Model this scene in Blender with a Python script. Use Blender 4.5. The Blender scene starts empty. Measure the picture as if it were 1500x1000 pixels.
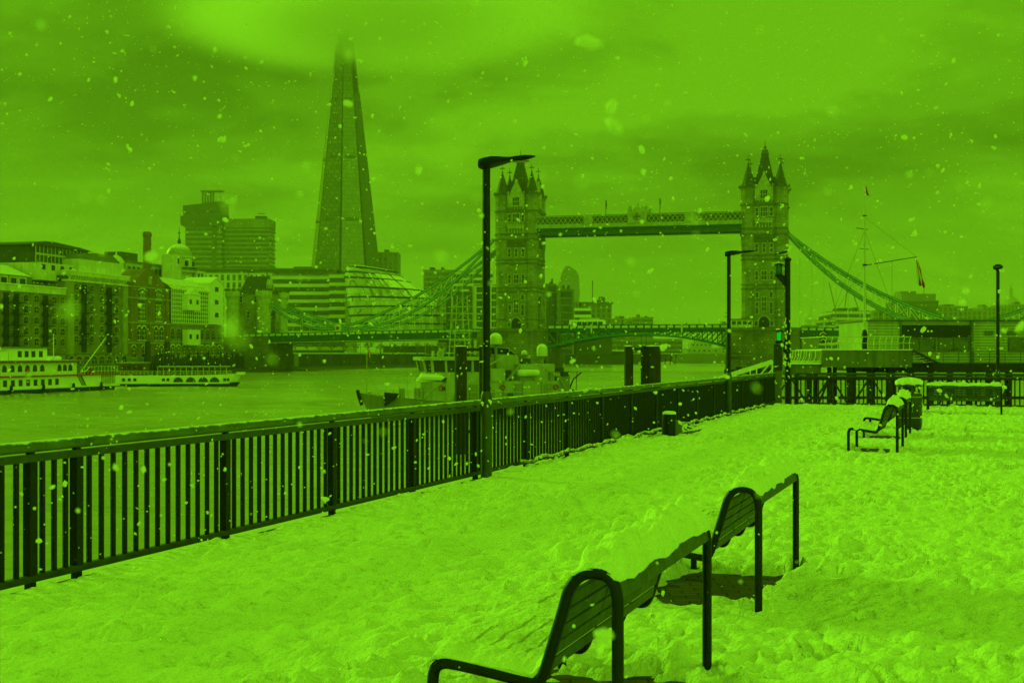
import bpy, bmesh, math, random
import numpy as np
from math import sin, cos, pi, radians, sqrt, atan2
from mathutils import Vector

random.seed(7)
RNG = np.random.default_rng(11)
SC = bpy.context.scene
COL = SC.collection

# ------------------------------------------------------------------ camera
EYE, HOR, F = 1.8, 517.0, 1900.0           # eye height, horizon row and focal length of the 1500 x 1000 photograph
cam_d = bpy.data.cameras.new("camera")
cam = bpy.data.objects.new("camera", cam_d)
COL.objects.link(cam)
cam.location = (0, 0, EYE)
cam.rotation_euler = (radians(90), 0, 0)
cam_d.sensor_width = 36.0
cam_d.lens = 36.0 * F / 1500.0
cam_d.shift_y = (HOR - 500.0) / 1500.0
cam_d.clip_start = 0.05
cam_d.clip_end = 20000
cam_d.dof.use_dof = True
cam_d.dof.focus_distance = 13.0
cam_d.dof.aperture_fstop = 6.5
SC.camera = cam
SC.view_settings.view_transform = 'Standard'
SC.view_settings.look = 'None'
SC.view_settings.exposure = 0.2
SC.view_settings.gamma = 1.0
SC.cycles.volume_bounces = 3
SC.cycles.max_bounces = 8
SC.cycles.use_denoising = True

# ------------------------------------------------------------------ sky and sun: overcast, every light in the scene is green
TINT = (0.295, 1.0, 0.012)
SUN_EL, SUN_AZ = radians(20), radians(-52)  # to the left and a little ahead, behind thick cloud
world = bpy.data.worlds.new("World")
SC.world = world
world.use_nodes = True
nt = world.node_tree
for n in list(nt.nodes):
    nt.nodes.remove(n)


class NT:
    """tiny helper for node trees"""
    def __init__(self, t):
        self.t = t

    def n(self, kind, **kw):
        nd = self.t.nodes.new(kind)
        for k, v in kw.items():
            if k.startswith('i_'):
                key = k[2:]
                nd.inputs[int(key) if key.isdigit() else key.replace('_', ' ')].default_value = v
            else:
                setattr(nd, k, v)
        return nd

    def l(self, a, b):
        self.t.links.new(a, b)

    def math(self, op, a, b=None, c=None, clamp=False):
        nd = self.t.nodes.new('ShaderNodeMath')
        nd.operation = op
        nd.use_clamp = clamp
        for i, x in enumerate((a, b, c)):
            if x is None:
                continue
            if isinstance(x, (int, float)):
                nd.inputs[i].default_value = x
            else:
                self.l(x, nd.inputs[i])
        return nd.outputs[0]

    def ramp(self, fac, stops, interp='LINEAR'):
        nd = self.t.nodes.new('ShaderNodeValToRGB')
        nd.color_ramp.interpolation = interp
        el = nd.color_ramp.elements
        while len(el) < len(stops):
            el.new(0.5)
        for e, (p, c) in zip(el, stops):
            e.position = p
            e.color = (c, c, c, 1) if isinstance(c, (int, float)) else (*c, 1)
        self.l(fac, nd.inputs[0])
        return nd.outputs[0]


w = NT(nt)
tc = w.n('ShaderNodeTexCoord')
sep = w.n('ShaderNodeSeparateXYZ')
w.l(tc.outputs['Generated'], sep.inputs[0])
zz = w.math('MAXIMUM', sep.outputs[2], 0.0)
den = w.math('ADD', zz, 0.30)
cx = w.math('DIVIDE', sep.outputs[0], den)
cy = w.math('DIVIDE', sep.outputs[1], den)
comb = w.n('ShaderNodeCombineXYZ')
w.l(cx, comb.inputs[0]); w.l(cy, comb.inputs[1])
mp = w.n('ShaderNodeMapping')
mp.inputs['Location'].default_value = (11.4, 3.5, 0.0)
mp.inputs['Scale'].default_value = (1.15, 1.7, 1)
w.l(comb.outputs[0], mp.inputs[0])
n1 = w.n('ShaderNodeTexNoise', i_Scale=1.0, i_Detail=6.0, i_Roughness=0.5, i_Distortion=0.35)
w.l(mp.outputs[0], n1.inputs['Vector'])
n2 = w.n('ShaderNodeTexNoise', i_Scale=3.1, i_Detail=4.0, i_Roughness=0.55, i_Distortion=0.6)
w.l(mp.outputs[0], n2.inputs['Vector'])
nn = w.math('ADD', w.math('MULTIPLY', n1.outputs[0], 0.75), w.math('MULTIPLY', n2.outputs[0], 0.25))
cl = w.ramp(nn, [(0.40, 0.46), (0.47, 0.78), (0.53, 1.12), (0.60, 1.52)], 'EASE')
lowmix = w.ramp(zz, [(0.0, 0.0), (0.02, 0.25), (0.12, 1.0)])          # clouds dissolve into even haze at the horizon
mixf = w.n('ShaderNodeMix', data_type='FLOAT')
w.l(lowmix, mixf.inputs[0]); mixf.inputs[2].default_value = 1.05; w.l(cl, mixf.inputs[3])
grad = w.ramp(zz, [(0.0, 0.95), (0.25, 1.0), (0.6, 1.35), (1.0, 1.5)])     # brighter towards the zenith, as an overcast sky is
back = w.math('ADD', 1.0, w.math('MULTIPLY', w.math('MAXIMUM', w.math('ADD', w.math('MULTIPLY', sep.outputs[1], -0.87), w.math('MULTIPLY', sep.outputs[0], 0.5)), 0.0), 3.2))   # extra glow added to the unseen sky behind the camera, lifting facades facing it
cloud = w.math('MULTIPLY', w.math('MULTIPLY', mixf.outputs[0], grad), back)
sky = w.n('ShaderNodeTexSky', sky_type='NISHITA', sun_disc=False, sun_elevation=SUN_EL, sun_rotation=SUN_AZ, air_density=2.0, dust_density=4.0)
bw = w.n('ShaderNodeRGBToBW')
w.l(sky.outputs[0], bw.inputs[0])
SKY_STRENGTH = 0.1
lum = w.math('ADD', w.math('MULTIPLY', cloud, 0.42 * 0.585 / SKY_STRENGTH), w.math('MULTIPLY', w.math('MINIMUM', bw.outputs[0], 8.0), 0.03))
vm = w.n('ShaderNodeVectorMath', operation='SCALE')
vm.inputs[0].default_value = TINT
w.l(lum, vm.inputs['Scale'])
bg = w.n('ShaderNodeBackground')
bg.inputs[1].default_value = SKY_STRENGTH
w.l(vm.outputs[0], bg.inputs[0])
wo = w.n('ShaderNodeOutputWorld')
w.l(bg.outputs[0], wo.inputs[0])

sun_d = bpy.data.lights.new("sun", 'SUN')
sun_d.energy = 2.3
sun_d.angle = radians(11)
sun_d.color = TINT
sun = bpy.data.objects.new("sun", sun_d)
COL.objects.link(sun)
sd = Vector((sin(SUN_AZ) * cos(SUN_EL), cos(SUN_AZ) * cos(SUN_EL), sin(SUN_EL)))
sun.rotation_euler = (-sd).to_track_quat('-Z', 'Y').to_euler()
sun.location = sd * 200

# ------------------------------------------------------------------ helpers
def tag(o, label=None, cat=None, group=None, kind=None):
    if label: o['label'] = label
    if cat: o['category'] = cat
    if group: o['group'] = group
    if kind: o['kind'] = kind
    return o


def empty(name, loc, rz, label, cat, group=None):
    o = bpy.data.objects.new(name, None)
    COL.objects.link(o)
    o.location = loc
    o.rotation_euler = (0, 0, rz)
    o.empty_display_size = 0.2
    return tag(o, label, cat, group)


def children(o):
    return [c for c in COL.objects if c.parent == o]


def copy_tree(o, parent=None):
    c = o.copy()
    COL.objects.link(c)
    if parent is not None:
        c.parent = parent
    for ch in list(o.children):
        copy_tree(ch, c)
    return c


class MB:
    """collects shapes; build() links them as ONE mesh object"""
    def __init__(self):
        self.v, self.f = [], []

    def add(self, vs, fs):
        b = len(self.v)
        self.v.extend(vs)
        self.f.extend([tuple(i + b for i in f) for f in fs])
        return self

    def box(self, x0, x1, y0, y1, z0, z1):
        return self.add([(x0, y0, z0), (x1, y0, z0), (x1, y1, z0), (x0, y1, z0), (x0, y0, z1), (x1, y0, z1), (x1, y1, z1), (x0, y1, z1)],
                        [(0, 3, 2, 1), (4, 5, 6, 7), (0, 1, 5, 4), (1, 2, 6, 5), (2, 3, 7, 6), (3, 0, 4, 7)])

    def cb(self, cx, cy, cz, sx, sy, sz):
        return self.box(cx - sx / 2, cx + sx / 2, cy - sy / 2, cy + sy / 2, cz - sz / 2, cz + sz / 2)

    def prism(self, pts, z0, z1, pts1=None):
        n = len(pts)
        p1 = pts1 or pts
        vs = [(x, y, z0) for x, y in pts] + [(x, y, z1) for x, y in p1]
        fs = [tuple(range(n - 1, -1, -1)), tuple(range(n, 2 * n))] + [(i, (i + 1) % n, n + (i + 1) % n, n + i) for i in range(n)]
        return self.add(vs, fs)

    def prism_xz(self, pts, y0, y1):
        n = len(pts)
        vs = [(x, y0, z) for x, z in pts] + [(x, y1, z) for x, z in pts]
        fs = [tuple(range(n)), tuple(range(2 * n - 1, n - 1, -1))] + [(i, n + i, n + (i + 1) % n, (i + 1) % n) for i in range(n)]
        return self.add(vs, fs)

    def prism_yz(self, pts, x0, x1):
        n = len(pts)
        vs = [(x0, y, z) for y, z in pts] + [(x1, y, z) for y, z in pts]
        fs = [tuple(range(n)), tuple(range(2 * n - 1, n - 1, -1))] + [(i, n + i, n + (i + 1) % n, (i + 1) % n) for i in range(n)]
        return self.add(vs, fs)

    def loft(self, rings, cap=True, closed=True):
        n = len(rings[0])
        vs = [tuple(p) for r in rings for p in r]
        fs = []
        for k in range(len(rings) - 1):
            for i in range(n if closed else n - 1):
                j = (i + 1) % n
                fs.append((k * n + i, k * n + j, (k + 1) * n + j, (k + 1) * n + i))
        if cap:
            fs.append(tuple(range(n - 1, -1, -1)))
            m = (len(rings) - 1) * n
            fs.append(tuple(range(m, m + n)))
        return self.add(vs, fs)

    def tube(self, pts, r, n=8, rs=None):
        pts = [Vector(p) for p in pts]
        rings = []
        up = Vector((0, 0, 1))
        prev = None
        for i, p in enumerate(pts):
            a = pts[max(i - 1, 0)]
            b = pts[min(i + 1, len(pts) - 1)]
            t = (b - a).normalized()
            if prev is None:
                ref = up if abs(t.z) < 0.9 else Vector((1, 0, 0))
                x = t.cross(ref).normalized()
            else:
                x = (prev - t * prev.dot(t)).normalized()
            prev = x
            y = t.cross(x)
            rr = rs[i] if rs else r
            rings.append([p + (x * cos(2 * pi * k / n) + y * sin(2 * pi * k / n)) * rr for k in range(n)])
        return self.loft(rings)

    def cyl(self, p0, p1, r0, r1=None, n=8):
        return self.tube([p0, p1], r0, n, [r0, r0 if r1 is None else r1])

    def bar(self, p0, p1, wx, wz):
        """rectangular bar between two points; wz is the thickness in the vertical plane of the bar"""
        p0, p1 = Vector(p0), Vector(p1)
        t = (p1 - p0).normalized()
        ref = Vector((0, 0, 1)) if abs(t.z) < 0.95 else Vector((0, 1, 0))
        x = t.cross(ref).normalized() * wx / 2
        y = x.cross(t).normalized() * wz / 2
        return self.loft([[p + x + y, p - x + y, p - x - y, p + x - y] for p in (p0, p1)])

    def lathe(self, prof, cx=0, cy=0, n=12, ph=0.0, sx=1.0, sy=1.0):
        return self.loft([[(cx + r * sx * cos(ph + 2 * pi * k / n), cy + r * sy * sin(ph + 2 * pi * k / n), z) for k in range(n)] for r, z in prof])

    def sph(self, c, rx, ry=None, rz=None, n=10, m=6):
        ry = rx if ry is None else ry
        rz = rx if rz is None else rz
        return self.loft([[(c[0] + rx * sin(pi * a) * cos(2 * pi * k / n), c[1] + ry * sin(pi * a) * sin(2 * pi * k / n), c[2] - rz * cos(pi * a)) for k in range(n)]
                          for a in [0.02] + [i / m for i in range(1, m)] + [0.98]])

    def mesh(self, name, mat, smooth=False, fix=True):
        me = bpy.data.meshes.new(name)
        me.from_pydata([tuple(p) for p in self.v], [], self.f)
        if fix:
            b = bmesh.new()
            b.from_mesh(me)
            bmesh.ops.recalc_face_normals(b, faces=b.faces)
            b.to_mesh(me)
            b.free()
        if smooth:
            me.polygons.foreach_set('use_smooth', [True] * len(me.polygons))
            try:
                me.set_sharp_from_angle(angle=radians(40))
            except Exception:
                pass
        if mat is not None:
            me.materials.append(mat)
        me.update()
        return me

    def build(self, name, mat, parent=None, smooth=False, fix=True):
        return link(name, self.mesh(name, mat, smooth, fix), parent)


def link(name, me, parent=None, loc=None, rz=0.0):
    o = bpy.data.objects.new(name, me)
    COL.objects.link(o)
    if parent is not None:
        o.parent = parent
    if loc is not None:
        o.location = loc
    if rz:
        o.rotation_euler = (0, 0, rz)
    return o


def at(px, py, D):
    """world point at distance D (along the view) measured at a pixel of the photograph"""
    return Vector(((px - 750) / F * D, D, EYE + (HOR - py) / F * D))


# ------------------------------------------------------------------ materials
MATS = {}


def mat(name, col, rough=0.75, metal=0.0, var=0.2, scale=1.0, bump=0.0, bscale=None, spec=0.35, snow=0.0, coat=0.0, streak=0.0):
    """principled colour with noise variation, optional bump, optional snow lying on the upward faces"""
    if name in MATS:
        return MATS[name]
    m = bpy.data.materials.new(name)
    m.use_nodes = True
    t = NT(m.node_tree)
    p = m.node_tree.nodes['Principled BSDF']
    p.inputs['Roughness'].default_value = rough
    p.inputs['Metallic'].default_value = metal
    p.inputs['Specular IOR Level'].default_value = spec
    p.inputs['Coat Weight'].default_value = coat
    co = t.n('ShaderNodeTexCoord')
    no = t.n('ShaderNodeTexNoise', i_Scale=scale, i_Detail=5.0, i_Roughness=0.6)
    t.l(co.outputs['Object'], no.inputs['Vector'])
    rgb = t.ramp(no.outputs[0], [(0.3, tuple(c * (1 - var) for c in col)), (0.7, tuple(min(c * (1 + var), 1) for c in col))])
    if streak:
        mpn = t.n('ShaderNodeMapping')
        mpn.inputs['Scale'].default_value = (3.0, 3.0, 0.18)
        t.l(co.outputs['Object'], mpn.inputs[0])
        ns = t.n('ShaderNodeTexNoise', i_Scale=scale * 1.5, i_Detail=4.0)
        t.l(mpn.outputs[0], ns.inputs['Vector'])
        fac = t.ramp(ns.outputs[0], [(0.45, 0.0), (0.7, streak)])
        mx = t.n('ShaderNodeMix', data_type='RGBA')
        t.l(fac, mx.inputs[0]); t.l(rgb, mx.inputs[6])
        mx.inputs[7].default_value = (col[0] * 0.35, col[1] * 0.3, col[2] * 0.25, 1)
        rgb = mx.outputs[2]
    if snow:
        ge = t.n('ShaderNodeNewGeometry')
        sp = t.n('ShaderNodeSeparateXYZ')
        t.l(ge.outputs['Normal'], sp.inputs[0])
        n2 = t.n('ShaderNodeTexNoise', i_Scale=scale * 2.3, i_Detail=4.0)
        t.l(co.outputs['Object'], n2.inputs['Vector'])
        a = t.math('ADD', sp.outputs[2], t.math('MULTIPLY', t.math('SUBTRACT', n2.outputs[0], 0.5), 1.1))
        fac = t.ramp(a, [(max(0.02, 1.0 - snow - 0.12), 0.0), (min(0.99, 1.0 - snow + 0.12), 1.0)])
        mx = t.n('ShaderNodeMix', data_type='RGBA')
        t.l(fac, mx.inputs[0]); t.l(rgb, mx.inputs[6]); mx.inputs[7].default_value = (0.82, 0.82, 0.82, 1)
        rgb = mx.outputs[2]
    t.l(rgb, p.inputs['Base Color'])
    if bump:
        nb = t.n('ShaderNodeTexNoise', i_Scale=bscale or scale * 6, i_Detail=4.0)
        t.l(co.outputs['Object'], nb.inputs['Vector'])
        b = t.n('ShaderNodeBump', i_Strength=bump, i_Distance=0.05)
        t.l(nb.outputs[0], b.inputs['Height'])
        t.l(b.outputs[0], p.inputs['Normal'])
    MATS[name] = m
    return m


def brick(name, c1, c2, mortar, bw, bh, rough=0.85, ms=0.015, var=0.3, bump=0.4, flat=False, vscale=0.25):
    """courses of brick or stone; on walls the courses run along x+y with height z, flat=True lays them on the ground"""
    if name in MATS:
        return MATS[name]
    m = bpy.data.materials.new(name)
    m.use_nodes = True
    t = NT(m.node_tree)
    p = m.node_tree.nodes['Principled BSDF']
    p.inputs['Roughness'].default_value = rough
    p.inputs['Specular IOR Level'].default_value = 0.25
    co = t.n('ShaderNodeTexCoord')
    vec = co.outputs['Object']
    if not flat:
        s = t.n('ShaderNodeSeparateXYZ')
        t.l(vec, s.inputs[0])
        c = t.n('ShaderNodeCombineXYZ')
        t.l(t.math('ADD', s.outputs[0], s.outputs[1]), c.inputs[0])
        t.l(s.outputs[2], c.inputs[1])
        bvec = c.outputs[0]
    else:
        bvec = vec
    b = t.n('ShaderNodeTexBrick')
    b.inputs['Scale'].default_value = 1.0
    b.inputs['Brick Width'].default_value = bw
    b.inputs['Row Height'].default_value = bh
    b.inputs['Mortar Size'].default_value = ms
    b.inputs['Color1'].default_value = (*c1, 1)
    b.inputs['Color2'].default_value = (*c2, 1)
    b.inputs['Mortar'].default_value = (*mortar, 1)
    t.l(bvec, b.inputs['Vector'])
    no = t.n('ShaderNodeTexNoise', i_Scale=vscale, i_Detail=6.0, i_Roughness=0.65)
    t.l(vec, no.inputs['Vector'])
    k = t.ramp(no.outputs[0], [(0.3, 1 - var), (0.7, 1 + var)])
    mx = t.n('ShaderNodeMix', data_type='RGBA', blend_type='MULTIPLY')
    mx.inputs[0].default_value = 1.0
    t.l(b.outputs[0], mx.inputs[6]); t.l(k, mx.inputs[7])
    t.l(mx.outputs[2], p.inputs['Base Color'])
    bp = t.n('ShaderNodeBump', i_Strength=bump, i_Distance=0.03)
    bp.invert = True
    t.l(b.outputs[1], bp.inputs['Height'])
    t.l(bp.outputs[0], p.inputs['Normal'])
    MATS[name] = m
    return m


def glass(name, col, rough=0.12, var=0.5, scale=0.3, cell=(3.0, 3.4)):
    """window glass seen from outside: dark and reflective, every pane a little different"""
    if name in MATS:
        return MATS[name]
    m = bpy.data.materials.new(name)
    m.use_nodes = True
    t = NT(m.node_tree)
    p = m.node_tree.nodes['Principled BSDF']
    p.inputs['Roughness'].default_value = rough
    p.inputs['Specular IOR Level'].default_value = 0.6
    co = t.n('ShaderNodeTexCoord')
    s = t.n('ShaderNodeSeparateXYZ')
    t.l(co.outputs['Object'], s.inputs[0])
    c = t.n('ShaderNodeCombineXYZ')
    t.l(t.math('FLOOR', t.math('DIVIDE', t.math('ADD', s.outputs[0], s.outputs[1]), cell[0])), c.inputs[0])
    t.l(t.math('FLOOR', t.math('DIVIDE', s.outputs[2], cell[1])), c.inputs[1])
    wn = t.n('ShaderNodeTexWhiteNoise')
    t.l(c.outputs[0], wn.inputs['Vector'])
    rgb = t.ramp(wn.outputs[0], [(0.0, tuple(x * (1 - var) for x in col)), (1.0, tuple(min(1, x * (1 + var)) for x in col))])
    t.l(rgb, p.inputs['Base Color'])
    MATS[name] = m
    return m


SNOW = mat('snow_soft', (0.86, 0.86, 0.86), 0.8, var=0.03, scale=6, bump=0.35, bscale=40, spec=0.25)
BLACK = mat('black_paint', (0.007, 0.008, 0.007), 0.5, var=0.4, scale=9, bump=0.1, bscale=60, spec=0.28)
RAILM = mat('weathered_rail_paint', (0.035, 0.042, 0.037), 0.45, var=0.4, scale=5, bump=0.12, bscale=50, spec=0.45)
RAILFROST = mat('frosted_rail_paint', (0.08, 0.10, 0.085), 0.4, var=0.45, scale=4, bump=0.12, bscale=40, spec=0.5, snow=0.24)
WHITE = mat('white_paint', (0.82, 0.82, 0.82), 0.5, var=0.06, scale=1.0, streak=0.12)
WHITESNOW = mat('white_snowy', (0.82, 0.82, 0.82), 0.6, var=0.06, scale=1.0, snow=0.35)
CREAM = mat('cream_render', (0.66, 0.64, 0.58), 0.8, var=0.15, scale=0.3, streak=0.35)
DARK = mat('dark_recess', (0.012, 0.013, 0.013), 0.6, var=0.4, scale=1.0)
PANE = glass('window_pane', (0.018, 0.018, 0.018), 0.15)
STEEL = mat('rusty_steel', (0.045, 0.030, 0.022), 0.8, var=0.5, scale=1.4, bump=0.3, bscale=8, streak=0.6)
CONC = mat('stained_concrete', (0.16, 0.16, 0.15), 0.9, var=0.35, scale=0.6, bump=0.2, streak=0.5)
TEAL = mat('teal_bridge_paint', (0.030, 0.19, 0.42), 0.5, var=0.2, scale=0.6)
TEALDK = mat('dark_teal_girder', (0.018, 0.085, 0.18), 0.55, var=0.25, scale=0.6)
PALE = mat('pale_bridge_paint', (0.60, 0.62, 0.64), 0.55, var=0.2, scale=0.7)
WALKP = mat('walkway_paint', (0.40, 0.42, 0.44), 0.55, var=0.2, scale=0.7, streak=0.3)
STONE = brick('tower_granite', (0.33, 0.32, 0.28), (0.22, 0.215, 0.19), (0.10, 0.10, 0.09), 1.1, 0.55, ms=0.03, var=0.35)
STONEL = mat('tower_limestone', (0.46, 0.45, 0.40), 0.85, var=0.3, scale=0.8, streak=0.4)
STONED = mat('shadow_dark_stone', (0.15, 0.145, 0.125), 0.85, var=0.35, scale=0.8)  # stone darkened so the string courses carry their shadow lines in the colour
SLATE = mat('slate_roof', (0.075, 0.08, 0.08), 0.7, var=0.35, scale=1.2, streak=0.4)
PIERST = brick('pier_granite', (0.20, 0.185, 0.16), (0.14, 0.13, 0.11), (0.07, 0.065, 0.06), 1.5, 0.75, ms=0.04, var=0.5, vscale=0.15)
REDBRICK = brick('red_brick', (0.30, 0.16, 0.11), (0.22, 0.11, 0.08), (0.20, 0.18, 0.15), 0.45, 0.15, ms=0.02, var=0.35)
STOCK = brick('yellow_stock_brick', (0.33, 0.26, 0.17), (0.23, 0.18, 0.12), (0.18, 0.17, 0.14), 0.45, 0.15, ms=0.02, var=0.35)
GREYM = mat('grey_concrete', (0.20, 0.20, 0.20), 0.85, var=0.2, scale=0.08, streak=0.3)
DARKM = mat('dark_cladding', (0.075, 0.08, 0.08), 0.7, var=0.2, scale=0.08)
LIGHTM = mat('pale_cladding', (0.50, 0.50, 0.50), 0.7, var=0.15, scale=0.08)
GLZ = glass('office_glazing', (0.075, 0.08, 0.085), 0.14, var=0.6)
GLZD = glass('dark_glazing', (0.035, 0.04, 0.042), 0.14, var=0.6)
ROOFSNOW = mat('snowy_roof', (0.2, 0.2, 0.2), 0.8, var=0.2, scale=0.15, snow=0.5)
HULLG = mat('naval_grey', (0.24, 0.25, 0.26), 0.55, var=0.14, scale=0.5, streak=0.35)
HULLGL = mat('naval_light_grey', (0.38, 0.39, 0.40), 0.55, var=0.14, scale=0.6, streak=0.2, snow=0.3)
RED = mat('red_paint', (0.35, 0.03, 0.025), 0.5, var=0.2, scale=1.0)
WOOD = mat('varnished_wood', (0.16, 0.06, 0.03), 0.5, var=0.3, scale=2.0)
BARK = mat('bare_bark', (0.10, 0.09, 0.075), 0.9, var=0.3, scale=2.0, snow=0.3)
CLOTHRED = mat('red_flag_cloth', (0.40, 0.02, 0.02), 0.8, var=0.15)
CLOTHWHITE = mat('white_flag_cloth', (0.65, 0.65, 0.65), 0.8, var=0.1)

# ================================================================== SETTING
WATER_Z = -4.2
RF = Vector((0.342, 0.940, 0))      # along the left railing, away from the camera
RN = Vector((0.940, -0.342, 0))     # inboard, along the right railing
CORNER = Vector((9.35, 46.3, 0))    # where the two railings meet


def prom(s, w, z=0.0):
    """promenade frame: s metres back from the corner along the left railing, w metres inboard"""
    p = CORNER - RF * s + RN * w
    return Vector((p.x, p.y, z))


def sof(Y):
    return (CORNER.y - Y) / RF.y


# river
m = bpy.data.materials.new('river_water')
m.use_nodes = True
t = NT(m.node_tree)
p = m.node_tree.nodes['Principled BSDF']
p.inputs['Roughness'].default_value = 0.2
p.inputs['Specular IOR Level'].default_value = 0.5
p.inputs['IOR'].default_value = 1.33
co = t.n('ShaderNodeTexCoord')
mpn = t.n('ShaderNodeMapping')
mpn.inputs['Rotation'].default_value = (0, 0, radians(14))
mpn.inputs['Scale'].default_value = (0.5, 1.1, 1)
t.l(co.outputs['Object'], mpn.inputs[0])
a1 = t.n('ShaderNodeTexNoise', i_Scale=0.3, i_Detail=8.0, i_Roughness=0.62, i_Distortion=0.5)
t.l(mpn.outputs[0], a1.inputs['Vector'])
a2 = t.n('ShaderNodeTexNoise', i_Scale=0.03, i_Detail=3.0)
t.l(co.outputs['Object'], a2.inputs['Vector'])
t.l(t.ramp(a2.outputs[0], [(0.35, (0.36, 0.345, 0.28)), (0.65, (0.50, 0.48, 0.40))]), p.inputs['Base Color'])
b = t.n('ShaderNodeBump', i_Strength=0.6, i_Distance=0.05)
t.l(t.math('MULTIPLY', a1.outputs[0], t.math('ADD', a2.outputs[0], 0.35)), b.inputs['Height'])
t.l(b.outputs[0], p.inputs['Normal'])
WATER = m
tag(MB().add([(-1500, -300, WATER_Z - .7), (1500, -300, WATER_Z - .7), (1500, 3500, WATER_Z - .7), (-1500, 3500, WATER_Z - .7)], [(0, 1, 2, 3)]).build('terrain', mat('river_mud', (0.05, 0.045, 0.035), 0.7, var=0.4, scale=0.3, bump=0.5, bscale=1.5)), kind='structure')


# ---- numpy value noise
def vnoise(x, y, seed):
    xi, yi = np.floor(x).astype(np.int64), np.floor(y).astype(np.int64)
    fx, fy = x - xi, y - yi
    ux, uy = fx * fx * (3 - 2 * fx), fy * fy * (3 - 2 * fy)

    def h(i, j):
        n = (i * 374761393 + j * 668265263 + seed * 974711) & 0x7fffffff
        n = ((n ^ (n >> 13)) * 1274126177) & 0x7fffffff
        n = (n ^ (n >> 16)) & 0xffff
        return n / 65535.0
    return (h(xi, yi) * (1 - ux) + h(xi + 1, yi) * ux) * (1 - uy) + (h(xi, yi + 1) * (1 - ux) + h(xi + 1, yi + 1) * ux) * uy


def fbm(x, y, seed, octs=4, lac=2.1, gain=0.5):
    a, s, tot = 1.0, 0.0, 0.0
    for k in range(octs):
        s = s + a * (vnoise(x, y, seed + k) - 0.5)
        tot += a
        x, y, a = x * lac + 17.3, y * lac - 9.1, a * gain
    return s / tot * 2


def grid_object(name, X, Y, Z, mat_, flip=False):
    nI, nJ = X.shape
    pts_ = np.stack([X, Y, Z], -1).reshape(-1, 3)
    idx = np.arange(nI * nJ).reshape(nI, nJ)
    q = np.stack([idx[:-1, :-1], idx[:-1, 1:], idx[1:, 1:], idx[1:, :-1]], -1).reshape(-1, 4)
    if flip:
        q = q[:, ::-1]
    me = bpy.data.meshes.new(name)
    me.vertices.add(len(pts_)); me.vertices.foreach_set('co', pts_.astype(np.float32).ravel())
    me.loops.add(q.size); me.loops.foreach_set('vertex_index', q.ravel().astype(np.int32))
    me.polygons.add(len(q)); me.polygons.foreach_set('loop_start', np.arange(0, q.size, 4, dtype=np.int32))
    me.polygons.foreach_set('use_smooth', np.ones(len(q), dtype=bool))
    me.update(calc_edges=True)
    me.materials.append(mat_)
    return link(name, me)


# choppy water: real waves, tessellated more finely where they are near
Rr = [14.0]
while Rr[-1] < 3600:
    Rr.append(Rr[-1] * 1.0042 if Rr[-1] < 650 else Rr[-1] * 1.04)
Rr = np.array(Rr)
An = np.concatenate([np.linspace(-1.5, -.46, 40)[:-1], np.linspace(-.46, .46, 560), np.linspace(.46, 1.2, 30)[1:]])
RR, AA = np.meshgrid(Rr, An, indexing='ij')
XW, YW = RR * np.sin(AA), RR * np.cos(AA)
step = np.maximum(RR * .0042, RR * .00165)
cw, sw = cos(.35), sin(.35)
UW, VW = XW * cw - YW * sw, XW * sw + YW * cw
HW = np.zeros_like(XW)
for k, (lam, amp) in enumerate(((12.0, .10), (7.0, .10), (3.3, .095), (1.7, .060), (.9, .022), (.5, .011))):
    fade = np.clip((lam / step - 1.6) / 1.6, 0, 1)
    HW += amp * fade * 2 * (1 - 2 * np.abs(vnoise(UW / lam * .7, VW / lam, 200 + k) - .5) - .5) * (.55 + .9 * vnoise(XW / 40, YW / 55, 300 + k))
tag(grid_object('water', XW, YW, WATER_Z + HW, WATER, flip=True), kind='structure')

# land of the two banks, one sheet each reaching the horizon
SB = [(-220, -200), (-119.4, 302), (-86, 436), (-74, 484), (-52, 545), (-10, 640), (25, 730), (55, 830), (110, 960), (60, 1100), (20, 1400)]
LANDM = mat('snowy_ground', (0.25, 0.25, 0.24), 0.9, var=0.4, scale=0.03, snow=0.6)
land = MB()
far = [(-6000, 9000), (-6000, -200)]
land.prism(SB + [(20, 9000)] + far, -6.0, 1.2)
tag(land.build('ground', LANDM), kind='structure')
NB = [(172, 60), (176, 300), (172, 372), (190, 520), (205, 700), (215, 900), (200, 1100), (150, 1500)]
tag(MB().prism([(20, 9000), (20.5, 1405), (60.5, 1400)] + NB[::-1] + [(6000, 60), (6000, 9000)], -6.0, 1.0).build('ground', LANDM), kind='structure')
# tidal mud below the south bank
mud = MB()
mp_ = [(-86, 436), (-74, 484), (-52, 545), (-10, 640)]
inner = [(-120, 302)] + mp_
outer = [(-113, 306), (-64, 424), (-51, 470), (-40, 535), (-2, 636)]
vs = []
for (a, b2) in zip(inner, outer):
    for k in range(6):
        q = k / 5
        vs.append((a[0] * (1 - q) + b2[0] * q + random.uniform(-1, 1), a[1] * (1 - q) + b2[1] * q, WATER_Z + 1.3 * (1 - q) ** 1.3 - 0.12 + random.uniform(0, .25) * (1 - q)))
fs = [(i * 6 + k, i * 6 + k + 1, i * 6 + k + 7, i * 6 + k + 6) for i in range(len(inner) - 1) for k in range(5)]
tag(mud.add(vs, fs).build('shore', mat('river_mud', (0.05, 0.045, 0.035), 0.7, var=0.4, scale=0.3, bump=0.5, bscale=1.5), smooth=True), kind='structure')

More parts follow.
